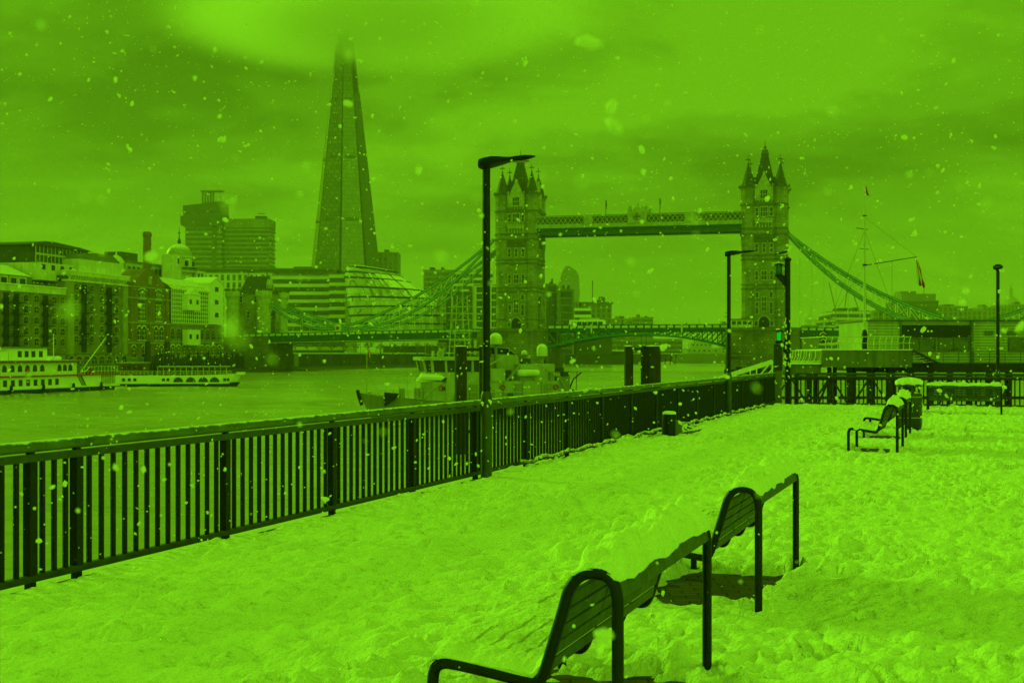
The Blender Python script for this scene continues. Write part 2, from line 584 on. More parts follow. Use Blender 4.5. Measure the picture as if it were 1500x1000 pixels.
# promenade: brick paving on a quay, coping, snow sheet
PAVE = brick('block_paving', (0.12, 0.075, 0.06), (0.075, 0.05, 0.042), (0.016, 0.015, 0.013), 0.22, 0.11, ms=0.008, var=0.4, flat=True, vscale=1.2)
quad = [prom(0.0, 0.0), prom(75, 0.0), prom(75, 62), prom(0.0, 62)]
tag(MB().prism([(q.x, q.y) for q in quad], -7.0, -0.05).build('pavement', PAVE), kind='structure')
COPE = mat('coping_stone', (0.14, 0.14, 0.13), 0.9, var=0.3, scale=2, bump=0.3, snow=0.42)
cp = MB()
for s0, s1, w0, w1 in ((-0.4, 70, -0.42, 0.0), (-0.42, 0.0, 0.0, 62)):
    a, b2, c, d = prom(s0, w0), prom(s1, w0), prom(s1, w1), prom(s0, w1)
    cp.prism([(q.x, q.y) for q in (a, b2, c, d)], -7.0, -0.075)
tag(cp.build('quay_wall', COPE), kind='structure')


# the bench lines (rear legs), in metres
BENCH_P = Vector((0.452, 5.54, 0))
BENCH_T = [0.0, 3.68]
BENCH_L = 1.9
BACK_P = [Vector((6.98, 23.5, 0)), Vector((8.32, 27.4, 0))]
BACK_L = 1.65
SIDE_P, SIDE_L = Vector((12.55, 39.2, 0)), 2.1
BR = atan2(0.94, 0.342)


def bench_uv(X, Y, P):
    """along the bench and towards its front"""
    dx, dy = X - P.x, Y - P.y
    return dx * RF.x + dy * RF.y, dx * -RN.x + dy * -RN.y


# snow sheet: rows finer near the camera
sv = [-0.0]
d = 46.3
Yv = 46.3
rows = []
s = 0.22
while s < 58:
    rows.append(s)
    dist = max(4.2, abs(47.0 - s))
    s += max(0.022, 0.0058 * dist)
S = np.array(rows)
W = np.concatenate([np.arange(0.115, 13, 0.026), np.arange(13, 24, 0.06), np.linspace(24, 60, 60)])
SS, WW = np.meshgrid(S, W, indexing='ij')
X = CORNER.x - RF.x * SS + RN.x * WW
Y = CORNER.y - RF.y * SS + RN.y * WW
H = 0.028 * fbm(X * 0.55, Y * 0.55, 3, 3) + 0.034 * fbm(X * 2.6, Y * 2.6, 9, 4) + 0.034 * fbm(X * 8, Y * 8, 21, 3) + 0.012 * fbm(X * 19, Y * 19, 29, 2)
trod = np.clip(fbm(X * 0.42, Y * 0.42, 77, 3) * 1.3 + 0.92, 0.62, 1.3)     # trampled in places, smoother in others
H *= trod
lump = trod * np.clip(fbm(X * 4.2, Y * 4.2, 40, 2) - 0.30, 0, 1)
H += 0.16 * lump
pit = np.clip(fbm(X * 5.1, Y * 5.1, 60, 3) - 0.28, 0, 1)
H -= 0.22 * pit * trod


def stamp(s0, w0, ln, wd, ang, depth, rim=0.35):
    r = ln * 1.5
    i0, i1 = np.searchsorted(S, s0 - r), np.searchsorted(S, s0 + r)
    j0, j1 = np.searchsorted(W, w0 - r), np.searchsorted(W, w0 + r)
    if i1 <= i0 or j1 <= j0:
        return
    ds, dw = SS[i0:i1, j0:j1] - s0, WW[i0:i1, j0:j1] - w0
    a, b_ = ds * cos(ang) + dw * sin(ang), -ds * sin(ang) + dw * cos(ang)
    q = np.sqrt((a / ln) ** 2 + (b_ / wd) ** 2)
    H[i0:i1, j0:j1] += -depth * np.clip(1.15 - q, 0, 0.6) / 0.6 + rim * depth * np.exp(-((q - 1.35) / 0.25) ** 2)


rr = random.Random(5)
for k in range(70):                                  # tracks of people who walked through the snow
    s0, w0 = rr.uniform(5, 46), rr.uniform(1, 20)
    ang = rr.gauss(0.0, 0.7) + (pi if rr.random() < .5 else 0)
    for q in range(rr.randint(14, 40)):
        ang += rr.gauss(0, 0.06)
        s0 += cos(ang) * 0.62
        w0 += sin(ang) * 0.62
        o = 0.11 if q % 2 else -0.11
        stamp(s0 - sin(ang) * o, w0 + cos(ang) * o, rr.uniform(.13, .17), rr.uniform(.055, .075), ang + rr.gauss(0, .15), rr.uniform(.045, .09))
for k in range(2600):                                 # scuffs and dropped clods
    s0, w0 = rr.uniform(2, 46), rr.uniform(0.8, 22)
    z = rr.uniform(.03, .12)
    stamp(s0, w0, z, z * rr.uniform(.5, 1), rr.uniform(0, pi), rr.choice([1, 1, -1]) * rr.uniform(.025, .075), 0.25)
for k in range(5200):                                # small sharp dents
    z = rr.uniform(.03, .085)
    stamp(rr.uniform(4, 46) if k % 3 else rr.uniform(28, 46), rr.uniform(0.3, 20), z, z * rr.uniform(.45, .9), rr.uniform(0, pi), rr.uniform(.03, .065), 0.12)
H = np.clip(H, -0.052, 0.12)
thick = np.full_like(H, 1.0)


def bare(P, L, u0, u1, v0, v1, seed, soft=0.10):
    global thick
    u, v = bench_uv(X, Y, P)
    n = fbm(X * 3.1, Y * 3.1, seed, 4) * 0.34 + fbm(X * 11, Y * 11, seed + 5, 2) * 0.08
    dist = np.maximum(np.maximum(u0 - u, u - u1), np.maximum(v0 - v, v - v1)) + n
    thick = np.minimum(thick, np.clip(dist / soft + 0.5, 0, 1))


for i, tt in enumerate(BENCH_T):
    bare(BENCH_P + RF * tt, BENCH_L, 0.15 if i == 0 else 0.25, BENCH_L - 0.05, 0.08, 0.95, 70 + 7 * i)
bare(BENCH_P + RF * 0.0, 1, -1.5, 0.9, 0.25, 0.8, 77)
for i, P in enumerate(BACK_P):
    bare(P, BACK_L, 0.05, BACK_L - 0.1, 0.1, 0.85, 90 + i)
uS = (X - SIDE_P.x) * RN.x + (Y - SIDE_P.y) * RN.y
vS = (X - SIDE_P.x) * RF.x + (Y - SIDE_P.y) * RF.y
dS = np.maximum(np.maximum(0.15 - uS, uS - 2.0), np.maximum(0.0 - vS, vS - 0.75)) + fbm(X * 3, Y * 3, 99, 3) * 0.3
thick = np.minimum(thick, np.clip(dS / 0.2 + 0.5, 0, 1))
Z = -0.075 + (0.075 + H) * thick
Z = np.where(thick > 0.9, np.maximum(Z, -0.047), Z)
Z[:, 0] -= 0.06
Z[:, 1] -= 0.02
nI, nJ = SS.shape
co_ = np.stack([X, Y, Z], -1).reshape(-1, 3)
idx = np.arange(nI * nJ).reshape(nI, nJ)
quads = np.stack([idx[:-1, :-1], idx[:-1, 1:], idx[1:, 1:], idx[1:, :-1]], -1).reshape(-1, 4)
me = bpy.data.meshes.new('snow')
me.vertices.add(len(co_)); me.vertices.foreach_set('co', co_.astype(np.float32).ravel())
me.loops.add(quads.size); me.loops.foreach_set('vertex_index', quads[:, ::-1].ravel().astype(np.int32))
me.polygons.add(len(quads)); me.polygons.foreach_set('loop_start', np.arange(0, quads.size, 4, dtype=np.int32))
me.polygons.foreach_set('use_smooth', np.ones(len(quads), dtype=bool))
me.update(calc_edges=True)
GSNOW = mat('ground_snow', (0.84, 0.84, 0.84), 0.75, var=0.05, scale=1.2, bump=0.8, bscale=20, spec=0.25)
me.materials.append(GSNOW)
tag(link('snow', me), kind='structure')

# ================================================================== RAILINGS
def railing(name, label, p_of, length, posts, doubles, mat_top):
    """p_of(t) gives the base point at t metres; returns the thing"""
    o = p_of(0)
    dirv = (p_of(1) - p_of(0))
    root = empty(name, o, atan2(dirv.y, dirv.x), label, 'railing')
    MB().tube([(0, 0, 1.065), (length, 0, 1.065)], 0.046, 14).build('handrail', mat_top, root, smooth=True)
    MB().box(0, length, -0.028, 0.028, 0.945, 1.005).build('upper_rail', RAILM, root)
    MB().box(0, length, -0.028, 0.028, 0.0, 0.055).build('lower_rail', RAILM, root)
    ed = sorted(posts + [x for d_ in doubles for x in d_])
    for i, x in enumerate(ed):
        b_ = MB().box(x - .042, x + .042, -.036, .036, 0.055, .945).box(x - .03, x + .03, -.02, .02, 1.0, 1.05)
        b_.box(x - .026, x + .026, -.036, .036, -.12, .0).cyl((x, -.055, -.09), (x, -.055, -.045), .02, n=6)
        b_.build('post', BLACK, root)
    for a, b2 in zip(ed[:-1], ed[1:]):
        n = max(1, int(round((b2 - a) / 0.158)) - 1)
        q = MB()
        for k in range(n):
            x = a + (b2 - a) * (k + 1) / (n + 1)
            q.tube([(x, 0, .055), (x, 0, .945)], 0.0235, 8)
        q.build('baluster_panel', BLACK, root, smooth=True)
    return root


LEN = 58.0
posts = []
Yp = 10.72
while Yp < 46:
    posts.append(LEN - sof(Yp)); Yp += 2.1
Yp = 10.2
while Yp > -9:
    posts.append(LEN - sof(Yp)); Yp -= 2.1
posts.append(LEN - 0.06)
railing('railing', 'long black railing running beside the river with a rounded handrail', lambda t_: prom(LEN - t_, 0), LEN, posts, [], RAILFROST)
railing('railing', 'black railing across the far end of the snowy promenade in front of the pier', lambda t_: prom(0, 0.75 + t_), 34, [0.04 + 2.0 * k for k in range(17)] + [33.9], [], RAILM)

# snow caked rope along the foot of the river railing
rp = MB()
pts = []
Yp = 20.6
while Yp < 43.5:
    q = prom(sof(Yp), 0.14, 0.05 + 0.02 * sin(Yp * 5) + random.uniform(0, .02))
    pts.append(q + RN * random.uniform(-.03, .03)); Yp += 0.11
rp.tube(pts, 0.04, 7, [random.uniform(.024, .055) for _ in pts])
tag(rp.build('rope', mat('snowy_rope', (0.10, 0.09, 0.075), 0.9, var=0.4, scale=6, snow=0.55, bump=0.5, bscale=20), smooth=True), 'thick snow caked rope lying along the foot of the river railing', 'rope')

# scrap hanging on the handrail
sc = MB()
c0 = prom(sof(24.6), 0.0, 1.11)
rings = []
for k in range(15):
    q = k / 14
    c = c0 + RF * (q * 1.1 - 0.5) + RN * 0.04 + Vector((0, 0, 0.02 * sin(q * 9) - 0.16 * abs(q - .45) + 0.03))
    wv = 0.045 + 0.03 * sin(q * 17)
    rings.append([c + RN * wv, c + Vector((0, 0, .025)), c - RN * wv, c - Vector((0, 0, .02))])
tag(sc.loft(rings).build('cloth', CLOTHWHITE, smooth=True), 'torn pale cloth draped over the handrail beyond the nearest lamp post', 'cloth')

# ================================================================== LAMPS
def street_lamp(pos, rz, h, label):
    root = empty('street_lamp', pos, rz, label, 'street lamp', 'lamp posts along the promenade')
    MB().tube([(0, 0, -.05), (0, 0, h - .1)], .058, 16).build('pole', BLACK, root, smooth=True)
    MB().lathe([(.083, -.05), (.083, 1.16), (.075, 1.2), (.06, 1.24)], n=16).build('pole_sleeve', RAILM, root, smooth=True)
    b_ = MB()
    rings = []
    for u, hw, z0, z1 in ((-.10, .09, -.12, .0), (-.085, .12, -.13, .02), (.0, .155, -.125, .035), (.10, .165, -.105, .05), (.20, .155, -.08, .045), (.30, .12, -.058, .03), (.38, .09, -.04, .025),
                          (.52, .11, -.03, .035), (.62, .10, -.018, .04), (.70, .06, -.004, .036), (.76, .014, .012, .026)):
        r_ = []
        for k in range(12):
            a = 2 * pi * k / 12
            cy_, sz_ = cos(a), sin(a)
            r_.append((u, hw * (abs(cy_) ** .7) * (1 if cy_ > 0 else -1), (z0 + z1) / 2 + (z1 - z0) / 2 * (abs(sz_) ** .7) * (1 if sz_ > 0 else -1) + h))
        rings.append(r_)
    b_.loft(rings).build('lamp_head', BLACK, root, smooth=True)
    MB().box(.42, .66, -.05, .05, h - .052, h - .038).build('lens', mat('lamp_lens', (0.25, 0.25, 0.25), 0.3), root)
    s_ = MB()
    s_.sph((.06, 0, h + .045), .07, .05, .018).sph((.14, .02, h + .05), .05, .05, .016)
    s_.build('snow_cap', SNOW, root, smooth=True)
    return root


street_lamp(prom(sof(19.05), 0.20), radians(-20), 4.62, 'tall lamp post nearest the camera, rising in front of the left bridge tower')
street_lamp(prom(sof(37.6), 0.10), radians(-20), 4.72, 'slim lamp post at the far part of the river railing, left of the right tower')
street_lamp(Vector((16.5, 44.05, 0)), radians(-110), 4.74, 'lamp post on the right beside the far end bench, its head seen end on')

# ================================================================== BENCHES
def chaikin(pts, n=2):
    for _ in range(n):
        o = [pts[0]]
        for a, b2 in zip(pts[:-1], pts[1:]):
            o.append(a * .75 + b2 * .25); o.append(a * .25 + b2 * .75)
        o.append(pts[-1]); pts = o
    return pts


BPROF = [Vector(q) for q in ((.86, -.05), (.86, .25), (.86, .345), (.848, .392), (.81, .415), (.75, .412), (.57, .388), (.41, .362), (.36, .362), (.33, .41), (.29, .54), (.24, .70), (.22, .78), (.17, .845), (.10, .86), (.03, .84), (0, .77), (0, .66), (0, -.05))]
SLATM = mat('painted_wood_slat', (0.075, 0.085, 0.075), 0.6, var=0.4, scale=4, bump=0.25, bscale=30, streak=0.3)
SNOWB = mat('bench_snow', (0.85, 0.85, 0.85), 0.75, var=0.03, scale=5, bump=0.5, bscale=35, spec=0.25)


def along(prof, u):
    return prof


def bench(pos, rz, L, label, group, seed, seat_snow=True, top=0.075):
    root = empty('bench', pos, rz, label, 'bench', group)
    pr = chaikin(BPROF, 2)
    for x in (0.0, L):
        MB().tube([(x, q.x, q.y) for q in pr], .027, 10).build('side_frame', BLACK, root, smooth=True)

    def slats(name, p0, p1, n, off):
        b_ = MB()
        p0, p1 = Vector(p0), Vector(p1)
        d_ = (p1 - p0)
        nrm = Vector((-d_.y, d_.x)).normalized() * off
        wd = d_.length / n
        du = d_.normalized()
        for k in range(n):
            c = p0 + d_ * ((k + .5) / n) + nrm
            h_ = du * wd * .40
            tn = Vector((-du.y, du.x)) * .012
            ring = [c + h_ + tn, c - h_ + tn, c - h_ - tn, c + h_ - tn]
            b_.loft([[(x, q.x, q.y) for q in ring] for x in (.012, L - .012)])
        return b_.build(name, SLATM, root)
    slats('seat', (.835, .418), (.39, .368), 5, .012)
    slats('backrest', (.33, .41), (.228, .765), 5, .006)
    # rounded timber top of the back and the short apron behind it
    b_ = MB()
    for q0, q1 in (((.22, .80), (.145, .857)), ((.125, .862), (.05, .85)), ((.015, .825), (-.002, .745))):
        q0, q1 = Vector(q0), Vector(q1)
        tn = Vector((-(q1 - q0).y, (q1 - q0).x)).normalized() * .012
        b_.loft([[(x, q.x, q.y) for q in (q0 - tn, q0 + tn, q1 + tn, q1 - tn)] for x in (.012, L - .012)])
    b_.build('top_rail', SLATM, root)
    for x in (L * .36, L * .70):
        MB().tube([(x, q.x, q.y - .012) for q in pr[18:52]], .014, 6).build('support_strap', BLACK, root, smooth=True)
    # snow lying on the top of the back
    rg = random.Random(seed)
    nl = int(L / .02)
    xs = np.linspace(-.02, L + .005, nl)
    prof_u = np.linspace(.20, -.022, 17)
    hang = np.clip(fbm(xs * 5, xs * 0 + 8.1, seed + 9, 3) + .15, 0, 1)

    def base(u, h=0.0):
        if u > .2: return .74 + (.27 - u) / .07 * .08
        if u > .02: return .862 - 2.2 * (u - .11) ** 2
        return .844 - (.02 - u) / .05 * (.012 + .035 * h)
    rings = []
    nz = fbm(np.repeat(xs[:, None] * 8, 17, 1), np.repeat(prof_u[None, :] * 9, nl, 0), seed, 3)
    ed = fbm(xs * 6, xs * 0 + 3.3, seed + 3, 2)
    for i, x in enumerate(xs):
        fade = min(1, max(0.0, (x + .021) / .14)) ** .5 * min(1, max(0.0, (L + .006 - x) / .1)) ** .5
        up, lo = [], []
        for j, u in enumerate(prof_u):
            a = j / 16
            prof_h = (max(0.0, 1 - abs(a * 2 - 1) ** 3.6)) ** .5
            uu = u + ed[i] * .018
            zb = base(u, hang[i])
            up.append((x, uu, zb + top * prof_h * (1 + 1.25 * nz[i, j]) * fade + .004))
            lo.append((x, uu, zb - .006))
        rings.append(up + lo[::-1])
    MB().loft(rings).build('snow_cover', SNOWB, root, smooth=True)
    if seat_snow:
        ys = np.linspace(.89, .30, 68)
        nl = int(L / .022)
        xs = np.linspace(-.012, L + .005, nl)
        nz = fbm(np.repeat(xs[:, None] * 5, 68, 1), np.repeat(ys[None, :] * 6, nl, 0), seed + 11, 4)
        gap = fbm(np.repeat(xs[:, None] * 2.3, 68, 1), np.repeat(ys[None, :] * 3, nl, 0), seed + 17, 3)
        rings = []
        for i, x in enumerate(xs):
            up, lo = [], []
            for j, y in enumerate(ys):
                zb = .436 - (.86 - y) * .112 if y > .385 else .383 + (.385 - y) * 1.1
                if y > .85: zb -= (y - .85) * .9
                e = min(1, max(0, (y - .295) / .05)) * min(1, max(0, (.895 - y) / .06))
                hh = (.052 + .03 * nz[i, j]) * sqrt(max(e, 0)) * min(1, .35 + (x + .012) / .1)
                fr = ((y - .39) / .089) % 1.0                      # over the gaps between the slats the snow has partly fallen through
                if .45 < y < .82 and fr < .12 and gap[i, j] > .16 and .2 < x < L - .1:
                    hh = -.028
                up.append((x, y, zb + hh))
                lo.append((x, y, zb - .035 if hh < 0 else zb - .004))
            rings.append(up + lo[::-1])
        MB().loft(rings).build('snow_cover', SNOWB, root, smooth=True)
    return root


bench(BENCH_P + RF * BENCH_T[0], BR, BENCH_L, 'nearest snow topped bench, cut off by the bottom of the picture', 'slatted benches on the promenade', 31, top=.08)
bench(BENCH_P + RF * BENCH_T[1], BR, BENCH_L, 'snow topped bench standing right behind the nearest bench', 'slatted benches on the promenade', 47, top=.075)
bench(BACK_P[0], BR, BACK_L, 'bench seen from its side standing just in front of the litter bin', 'slatted benches on the promenade', 53, top=.08)
bench(BACK_P[1], BR, BACK_L, 'bench half hidden beside the litter bin with a rounded snow cap', 'slatted benches on the promenade', 59, top=.09)
bench(SIDE_P, radians(-20), SIDE_L, 'bench seen from behind facing the far end railing, right of the bin', 'slatted benches on the promenade', 67, seat_snow=False, top=.05)

# ================================================================== BIN, BOLLARD
root = empty('litter_bin', (9.46, 30.9, 0), radians(-17), 'round black litter bin with snow on its canopy behind the side on benches', 'litter bin')
BINM = mat('bin_plastic', (0.018, 0.02, 0.019), 0.35, var=0.3, scale=5, spec=0.5)
MB().lathe([(.26, -.04), (.28, .02), (.285, .05), (.30, .07), (.30, .80), (.29, .83), (.25, .84), (.25, .78)], n=24).build('body', BINM, root, smooth=True)
BAND = mat('bin_band', (0.40, 0.34, 0.10), 0.4)
for z in (.27, .765):
    MB().lathe([(.298, z - .01), (.304, z - .008), (.304, z + .008), (.298, z + .01)], n=24).build('band', BAND, root, smooth=True)
for a in (20, 110, 200, 290):
    o = MB().box(-.03, .03, -.02, .02, .8, 1.04).build('canopy_post', BINM, root)
    o.rotation_euler = (0, 0, radians(a))
    o.location = (.24 * cos(radians(a + 90)), .24 * sin(radians(a + 90)), 0)
MB().lathe([(.29, 1.0), (.305, 1.02), (.30, 1.07), (.2, 1.11), (.05, 1.125)], n=24).build('canopy', BINM, root, smooth=True)
b_ = MB()
rings = []
for j, (r, z) in enumerate(((.31, 1.055), (.325, 1.085), (.32, 1.12), (.26, 1.165), (.15, 1.195), (.03, 1.21))):
    rings.append([(r * cos(k * pi / 14) * (1 + .05 * sin(k * 2.7)), r * sin(k * pi / 14) * (1 + .05 * sin(k * 2.7)), z + .018 * sin(k * 1.9 + j * .6) + .01 * sin(k * 4.1)) for k in range(28)])
b_.loft(rings).build('snow_cover', SNOW, root, smooth=True)
MB().lathe([(.24, .82), (.27, .845), (.2, .88), (.05, .89)], cx=-.03, n=14).build('snow_in_mouth', SNOW, root, smooth=True)
em = MB()
for (x0, x1, z0, z1) in ((-.09, -.065, .40, .66), (.065, .09, .40, .66), (-.065, .065, .635, .66), (-.065, .065, .40, .425), (-.035, .035, .46, .60)):
    em.box(x0, x1, -.313, -.296, z0, z1)
em.build('emblem', mat('bin_emblem', (0.16, 0.15, 0.10), 0.5), root)

root = empty('mooring_bollard', (3.46, 28.5, 0), radians(-20), 'stout black mooring bollard with a white snow cap beside the river railing', 'bollard')
MB().lathe([(.165, -.05), (.165, .3), (.158, .44), (.15, .475), (.11, .49)], n=18).build('body', BLACK, root, smooth=True)
MB().lathe([(.155, .462), (.15, .50), (.1, .525), (.03, .53)], n=16).build('snow_cap', SNOW, root, smooth=True)
MB().tube([(.13 + .0, 0, .46), (.2, 0, .485), (.255, 0, .45), (.265, 0, .38), (.23, 0, .30), (.19, 0, .25)], .02, 8).build('lug', BLACK, root, smooth=True)
MB().loft([[(.14, -.07, .36), (.14, .07, .36), (.14, .07, -.03), (.14, -.07, -.03)], [(.2, -.07, .30), (.2, .07, .30), (.2, .07, -.03), (.2, -.07, -.03)], [(.27, -.05, .2), (.27, .05, .2), (.27, .05, -.03), (.27, -.05, -.03)]]).build('foot', CONC, root)
MB().sph((.215, 0, .27), .05, .07, .06).build('snow_clump', SNOW, root, smooth=True)
cr = MB()
for k in range(5):
    a0 = k * .5
    cr.tube([(.34 + .14 * cos(a0 + q * .7) + .06 * k, .1 + .12 * sin(a0 + q * .7) + .05 * k, .05 + .02 * k + .03 * sin(q)) for q in range(9)], .035, 7)
o = cr.build('rope_coil', MATS['snowy_rope'], smooth=True)
o.location = (3.46, 28.5, 0)
tag(o, 'loose coil of snowy rope on the ground next to the black bollard', 'rope')

# ================================================================== SIGNAL POST, GULL, NOTICE PANEL
NP = Vector((9.93, 46.75, 0))
root = empty('signal_post', NP, radians(-8), 'thick black navigation light post at the railing corner with two lanterns', 'signal post')
MB().tube([(0, 0, -5.5), (0, 0, 5.12)], .105, 14).build('pole', BLACK, root, smooth=True)
MB().lathe([(.14, 5.12), (.14, 5.2), (.06, 5.24)], n=14).build('pole_cap', BLACK, root, smooth=True)
LENSG = mat('green_lens', (0.01, 0.14, 0.3), 0.2)
ml = bpy.data.materials.new('lit_green_lens')
ml.use_nodes = True
pb = ml.node_tree.nodes['Principled BSDF']
pb.inputs['Base Color'].default_value = (0.01, 0.3, 0.12, 1)
pb.inputs['Emission Color'].default_value = (0.008, 0.55, 0.035, 1)
pb.inputs['Emission Strength'].default_value = 0.45
for z, mm in ((4.62, LENSG), (2.22, ml)):
    b_ = MB()
    b_.lathe([(.12, z - .02), (.13, z), (.13, z + .03)], cx=-.30, n=12)
    b_.lathe([(.17, z + .33), (.15, z + .37), (.05, z + .43), (.03, z + .47)], cx=-.30, n=12)
    for k in range(4):
        a = k * pi / 2 + .7
        b_.cyl((-.30 + .125 * cos(a), .125 * sin(a), z), (-.30 + .125 * cos(a), .125 * sin(a), z + .34), .012, n=5)
    lt = b_.build('lantern', BLACK, root, smooth=True)
    MB().lathe([(.10, z + .03), (.105, z + .1), (.105, z + .26), (.1, z + .33)], cx=-.30, n=14).build('lens', mm, lt, smooth=True)
    MB().sph((-.33, 0, z + .43), .09, .08, .04).build('snow_cap', SNOW, lt, smooth=True)
    MB().prism_xz([(-.46, z - .02), (-.08, z - .02), (-.08, z - .46), (-.2, z - .30)], -.03, .03).build('bracket', BLACK, root)
MB().box(-.56, .02, -.02, .02, 5.02, 5.07).build('top_arm', PALE, root)
sn = MB()
for k in range(34):
    z = random.uniform(1.35, 3.05)
    a = random.uniform(pi, 2 * pi)
    sn.sph((.10 * cos(a), .10 * sin(a), z), random.uniform(.02, .05), random.uniform(.02, .045), random.uniform(.03, .09), 7, 4)
sn.build('snow_patches', SNOW, root, smooth=True)

# gull: one continuous body
def gull(pos, rz, label):
    root = empty('gull', pos, rz, label, 'gull')
    b_ = MB()
    cs = [(-.30, .115, .010, .012), (-.22, .13, .028, .03), (-.12, .155, .055, .06), (0, .18, .078, .085), (.09, .205, .078, .088), (.15, .245, .06, .07), (.185, .30, .044, .05), (.20, .345, .042, .045), (.215, .385, .045, .044), (.245, .395, .034, .032), (.275, .388, .016, .014), (.315, .38, .008, .01), (.33, .37, .003, .004)]
    rings = []
    for i, (x, z, hy, hz) in enumerate(cs):
        a, c = cs[max(i - 1, 0)], cs[min(i + 1, len(cs) - 1)]
        tx, tz = c[0] - a[0], c[1] - a[1]
        l_ = sqrt(tx * tx + tz * tz)
        nx, nz = -tz / l_, tx / l_
        rings.append([(x + nx * hz * sin(q * pi / 6), hy * cos(q * pi / 6), z + nz * hz * sin(q * pi / 6)) for q in range(12)])
    b_.loft(rings)
    for s_ in (1, -1):
        b_.tube([(.02, .03 * s_, .11), (.025, .03 * s_, .0)], .008, 6)
        b_.loft([[(.0, .03 * s_ - .02, .0), (.0, .03 * s_ + .02, .0), (.0, .03 * s_, .008)], [(.06, .03 * s_ - .03, .0), (.06, .03 * s_ + .03, .0), (.06, .03 * s_, .006)]])
    b_.build('body', mat('gull_white', (0.75, 0.75, 0.75), 0.8, var=.05), root, smooth=True)
    for s_ in (1, -1):
        g_ = MB()
        g_.loft([[(x, s_ * (yy + .004), z + h_), (x, s_ * (yy + .016), z), (x, s_ * yy, z - h_)] for x, yy, z, h_ in ((.11, .06, .215, .02), (.05, .078, .205, .05), (-.06, .07, .185, .055), (-.18, .042, .155, .04), (-.30, .022, .135, .022), (-.38, .012, .125, .006))])
        g_.build('wing', mat('gull_back', (0.05, 0.055, 0.055), 0.8), root, smooth=True)
    MB().sph((.247, .032, .402), .006, .004, .006, 6, 4).sph((.247, -.032, .402), .006, .004, .006, 6, 4).build('eyes', DARK, root)
    return root


gull((NP.x - .10, NP.y + .01, 5.235), radians(-6), 'white gull with dark folded wings perched on top of the signal post')

root = empty('notice_panel', (9.49, 46.25, 0), radians(-20), 'dark upright notice panel on a post at the corner of the railings', 'notice board')
MB().box(-.15, .15, -.03, .03, 1.2, 2.12).build('panel', mat('dark_panel', (0.03, 0.028, 0.022), 0.5, var=.6, scale=2.5), root)
MB().box(-.17, -.152, -.035, .035, 1.18, 2.14).box(.152, .17, -.035, .035, 1.18, 2.14).box(-.152, .152, -.035, .035, 2.122, 2.14).build('frame', mat('panel_frame', (.2, .2, .19), .5), root)
MB().box(-.1, .12, .035, .09, -.05, 2.0).build('post', CONC, root)

# ================================================================== PIER
PY = 80.0
root = empty('pier', (0, PY, 0), 0, 'dark timber and concrete pier on piles behind the far end railing', 'pier')
PX0 = 18.6
MB().box(PX0 + 3.6, 62, -1, 9, 0.62, 1.18).build('deck', mat('pier_timber', (0.03, 0.027, 0.022), 0.9, var=.4, scale=1), root)
MB().box(PX0, 24.0, -2.2, 5, 0.95, 1.97).build('concrete_platform', CONC, root)
MB().box(PX0 - .02, 24.02, -2.22, 5.02, 1.972, 2.03).build('platform_snow', SNOW, root)
MB().box(16.4, PX0 - .02, -2.0, 0.4, 0.5, 1.12).build('link_girder', CONC, root)
MB().box(16.4, PX0 - .02, -2.1, 0.5, 1.124, 1.22).build('link_deck_snow', SNOW, root)
lb = MB()
for yy in (-2.0, .4):
    lb.bar((16.4, yy, 1.95), (PX0, yy, 1.95), .06, .05).bar((16.4, yy, 1.3), (PX0, yy, 1.3), .06, .05)
    for k in range(7):
        x = 16.5 + k * .34
        lb.tube([(x - .12, yy, 1.25), (x + .03, yy, 1.55), (x + .06, yy, 1.95)], .028, 5)
lb.build('link_balustrade', WHITESNOW, root)
lb = MB()
for k in range(15):
    x = PX0 + .25 + k * .36
    lb.tube([(x, -2.1, 2.0), (x - .05, -2.2, 2.4), (x + .05, -2.1, 2.78)], .02, 5)
lb.bar((PX0 + .2, -2.1, 2.78), (24, -2.1, 2.78), .05, .05).bar((PX0 + .2, -2.1, 2.4), (24, -2.1, 2.4), .03, .03)
lb.bar((PX0 + .2, -2.1, 2.78), (PX0 + .2, 4.5, 2.78), .05, .05)
lb.build('platform_balustrade', PALE, root)
for x in np.arange(14.4, 62, 1.22):
    for yy in (-1.2, 2.4):
        MB().tube([(x + random.uniform(-.1, .1), yy, -9), (x, yy, .93 if x < 24 else .62)], random.uniform(.13, .21), 8).build('pile', STEEL, root, smooth=True)
b_ = MB()
for k, x in enumerate(np.arange(14.4, 60, 1.22)):
    if k % 2 == 0 and x < 24:
        b_.bar((x, -1.45, -3.4), (x + 2.44, -1.45, .4), .07, .10).bar((x, -1.38, .4), (x + 2.44, -1.38, -3.4), .07, .10)
    elif k % 3 == 0:
        b_.bar((x, -1.45, -2.4), (x + 1.22, -1.45, .4), .07, .12)
for z in (-3.1, .25, -.9):
    b_.box(14, 62, -1.62, -1.5, z - .09, z + .09)
b_.build('bracing', STEEL, root)
st = MB()
for k in range(6):
    st.box(24.05 + k * .26, 24.35 + k * .26, -2.0, -1.0, 1.80 - k * .125, 1.85 - k * .125)
st.bar((24.0, -2.0, 2.0), (25.7, -2.0, 1.15), .04, .14)
st.build('stairs', STEEL, root)

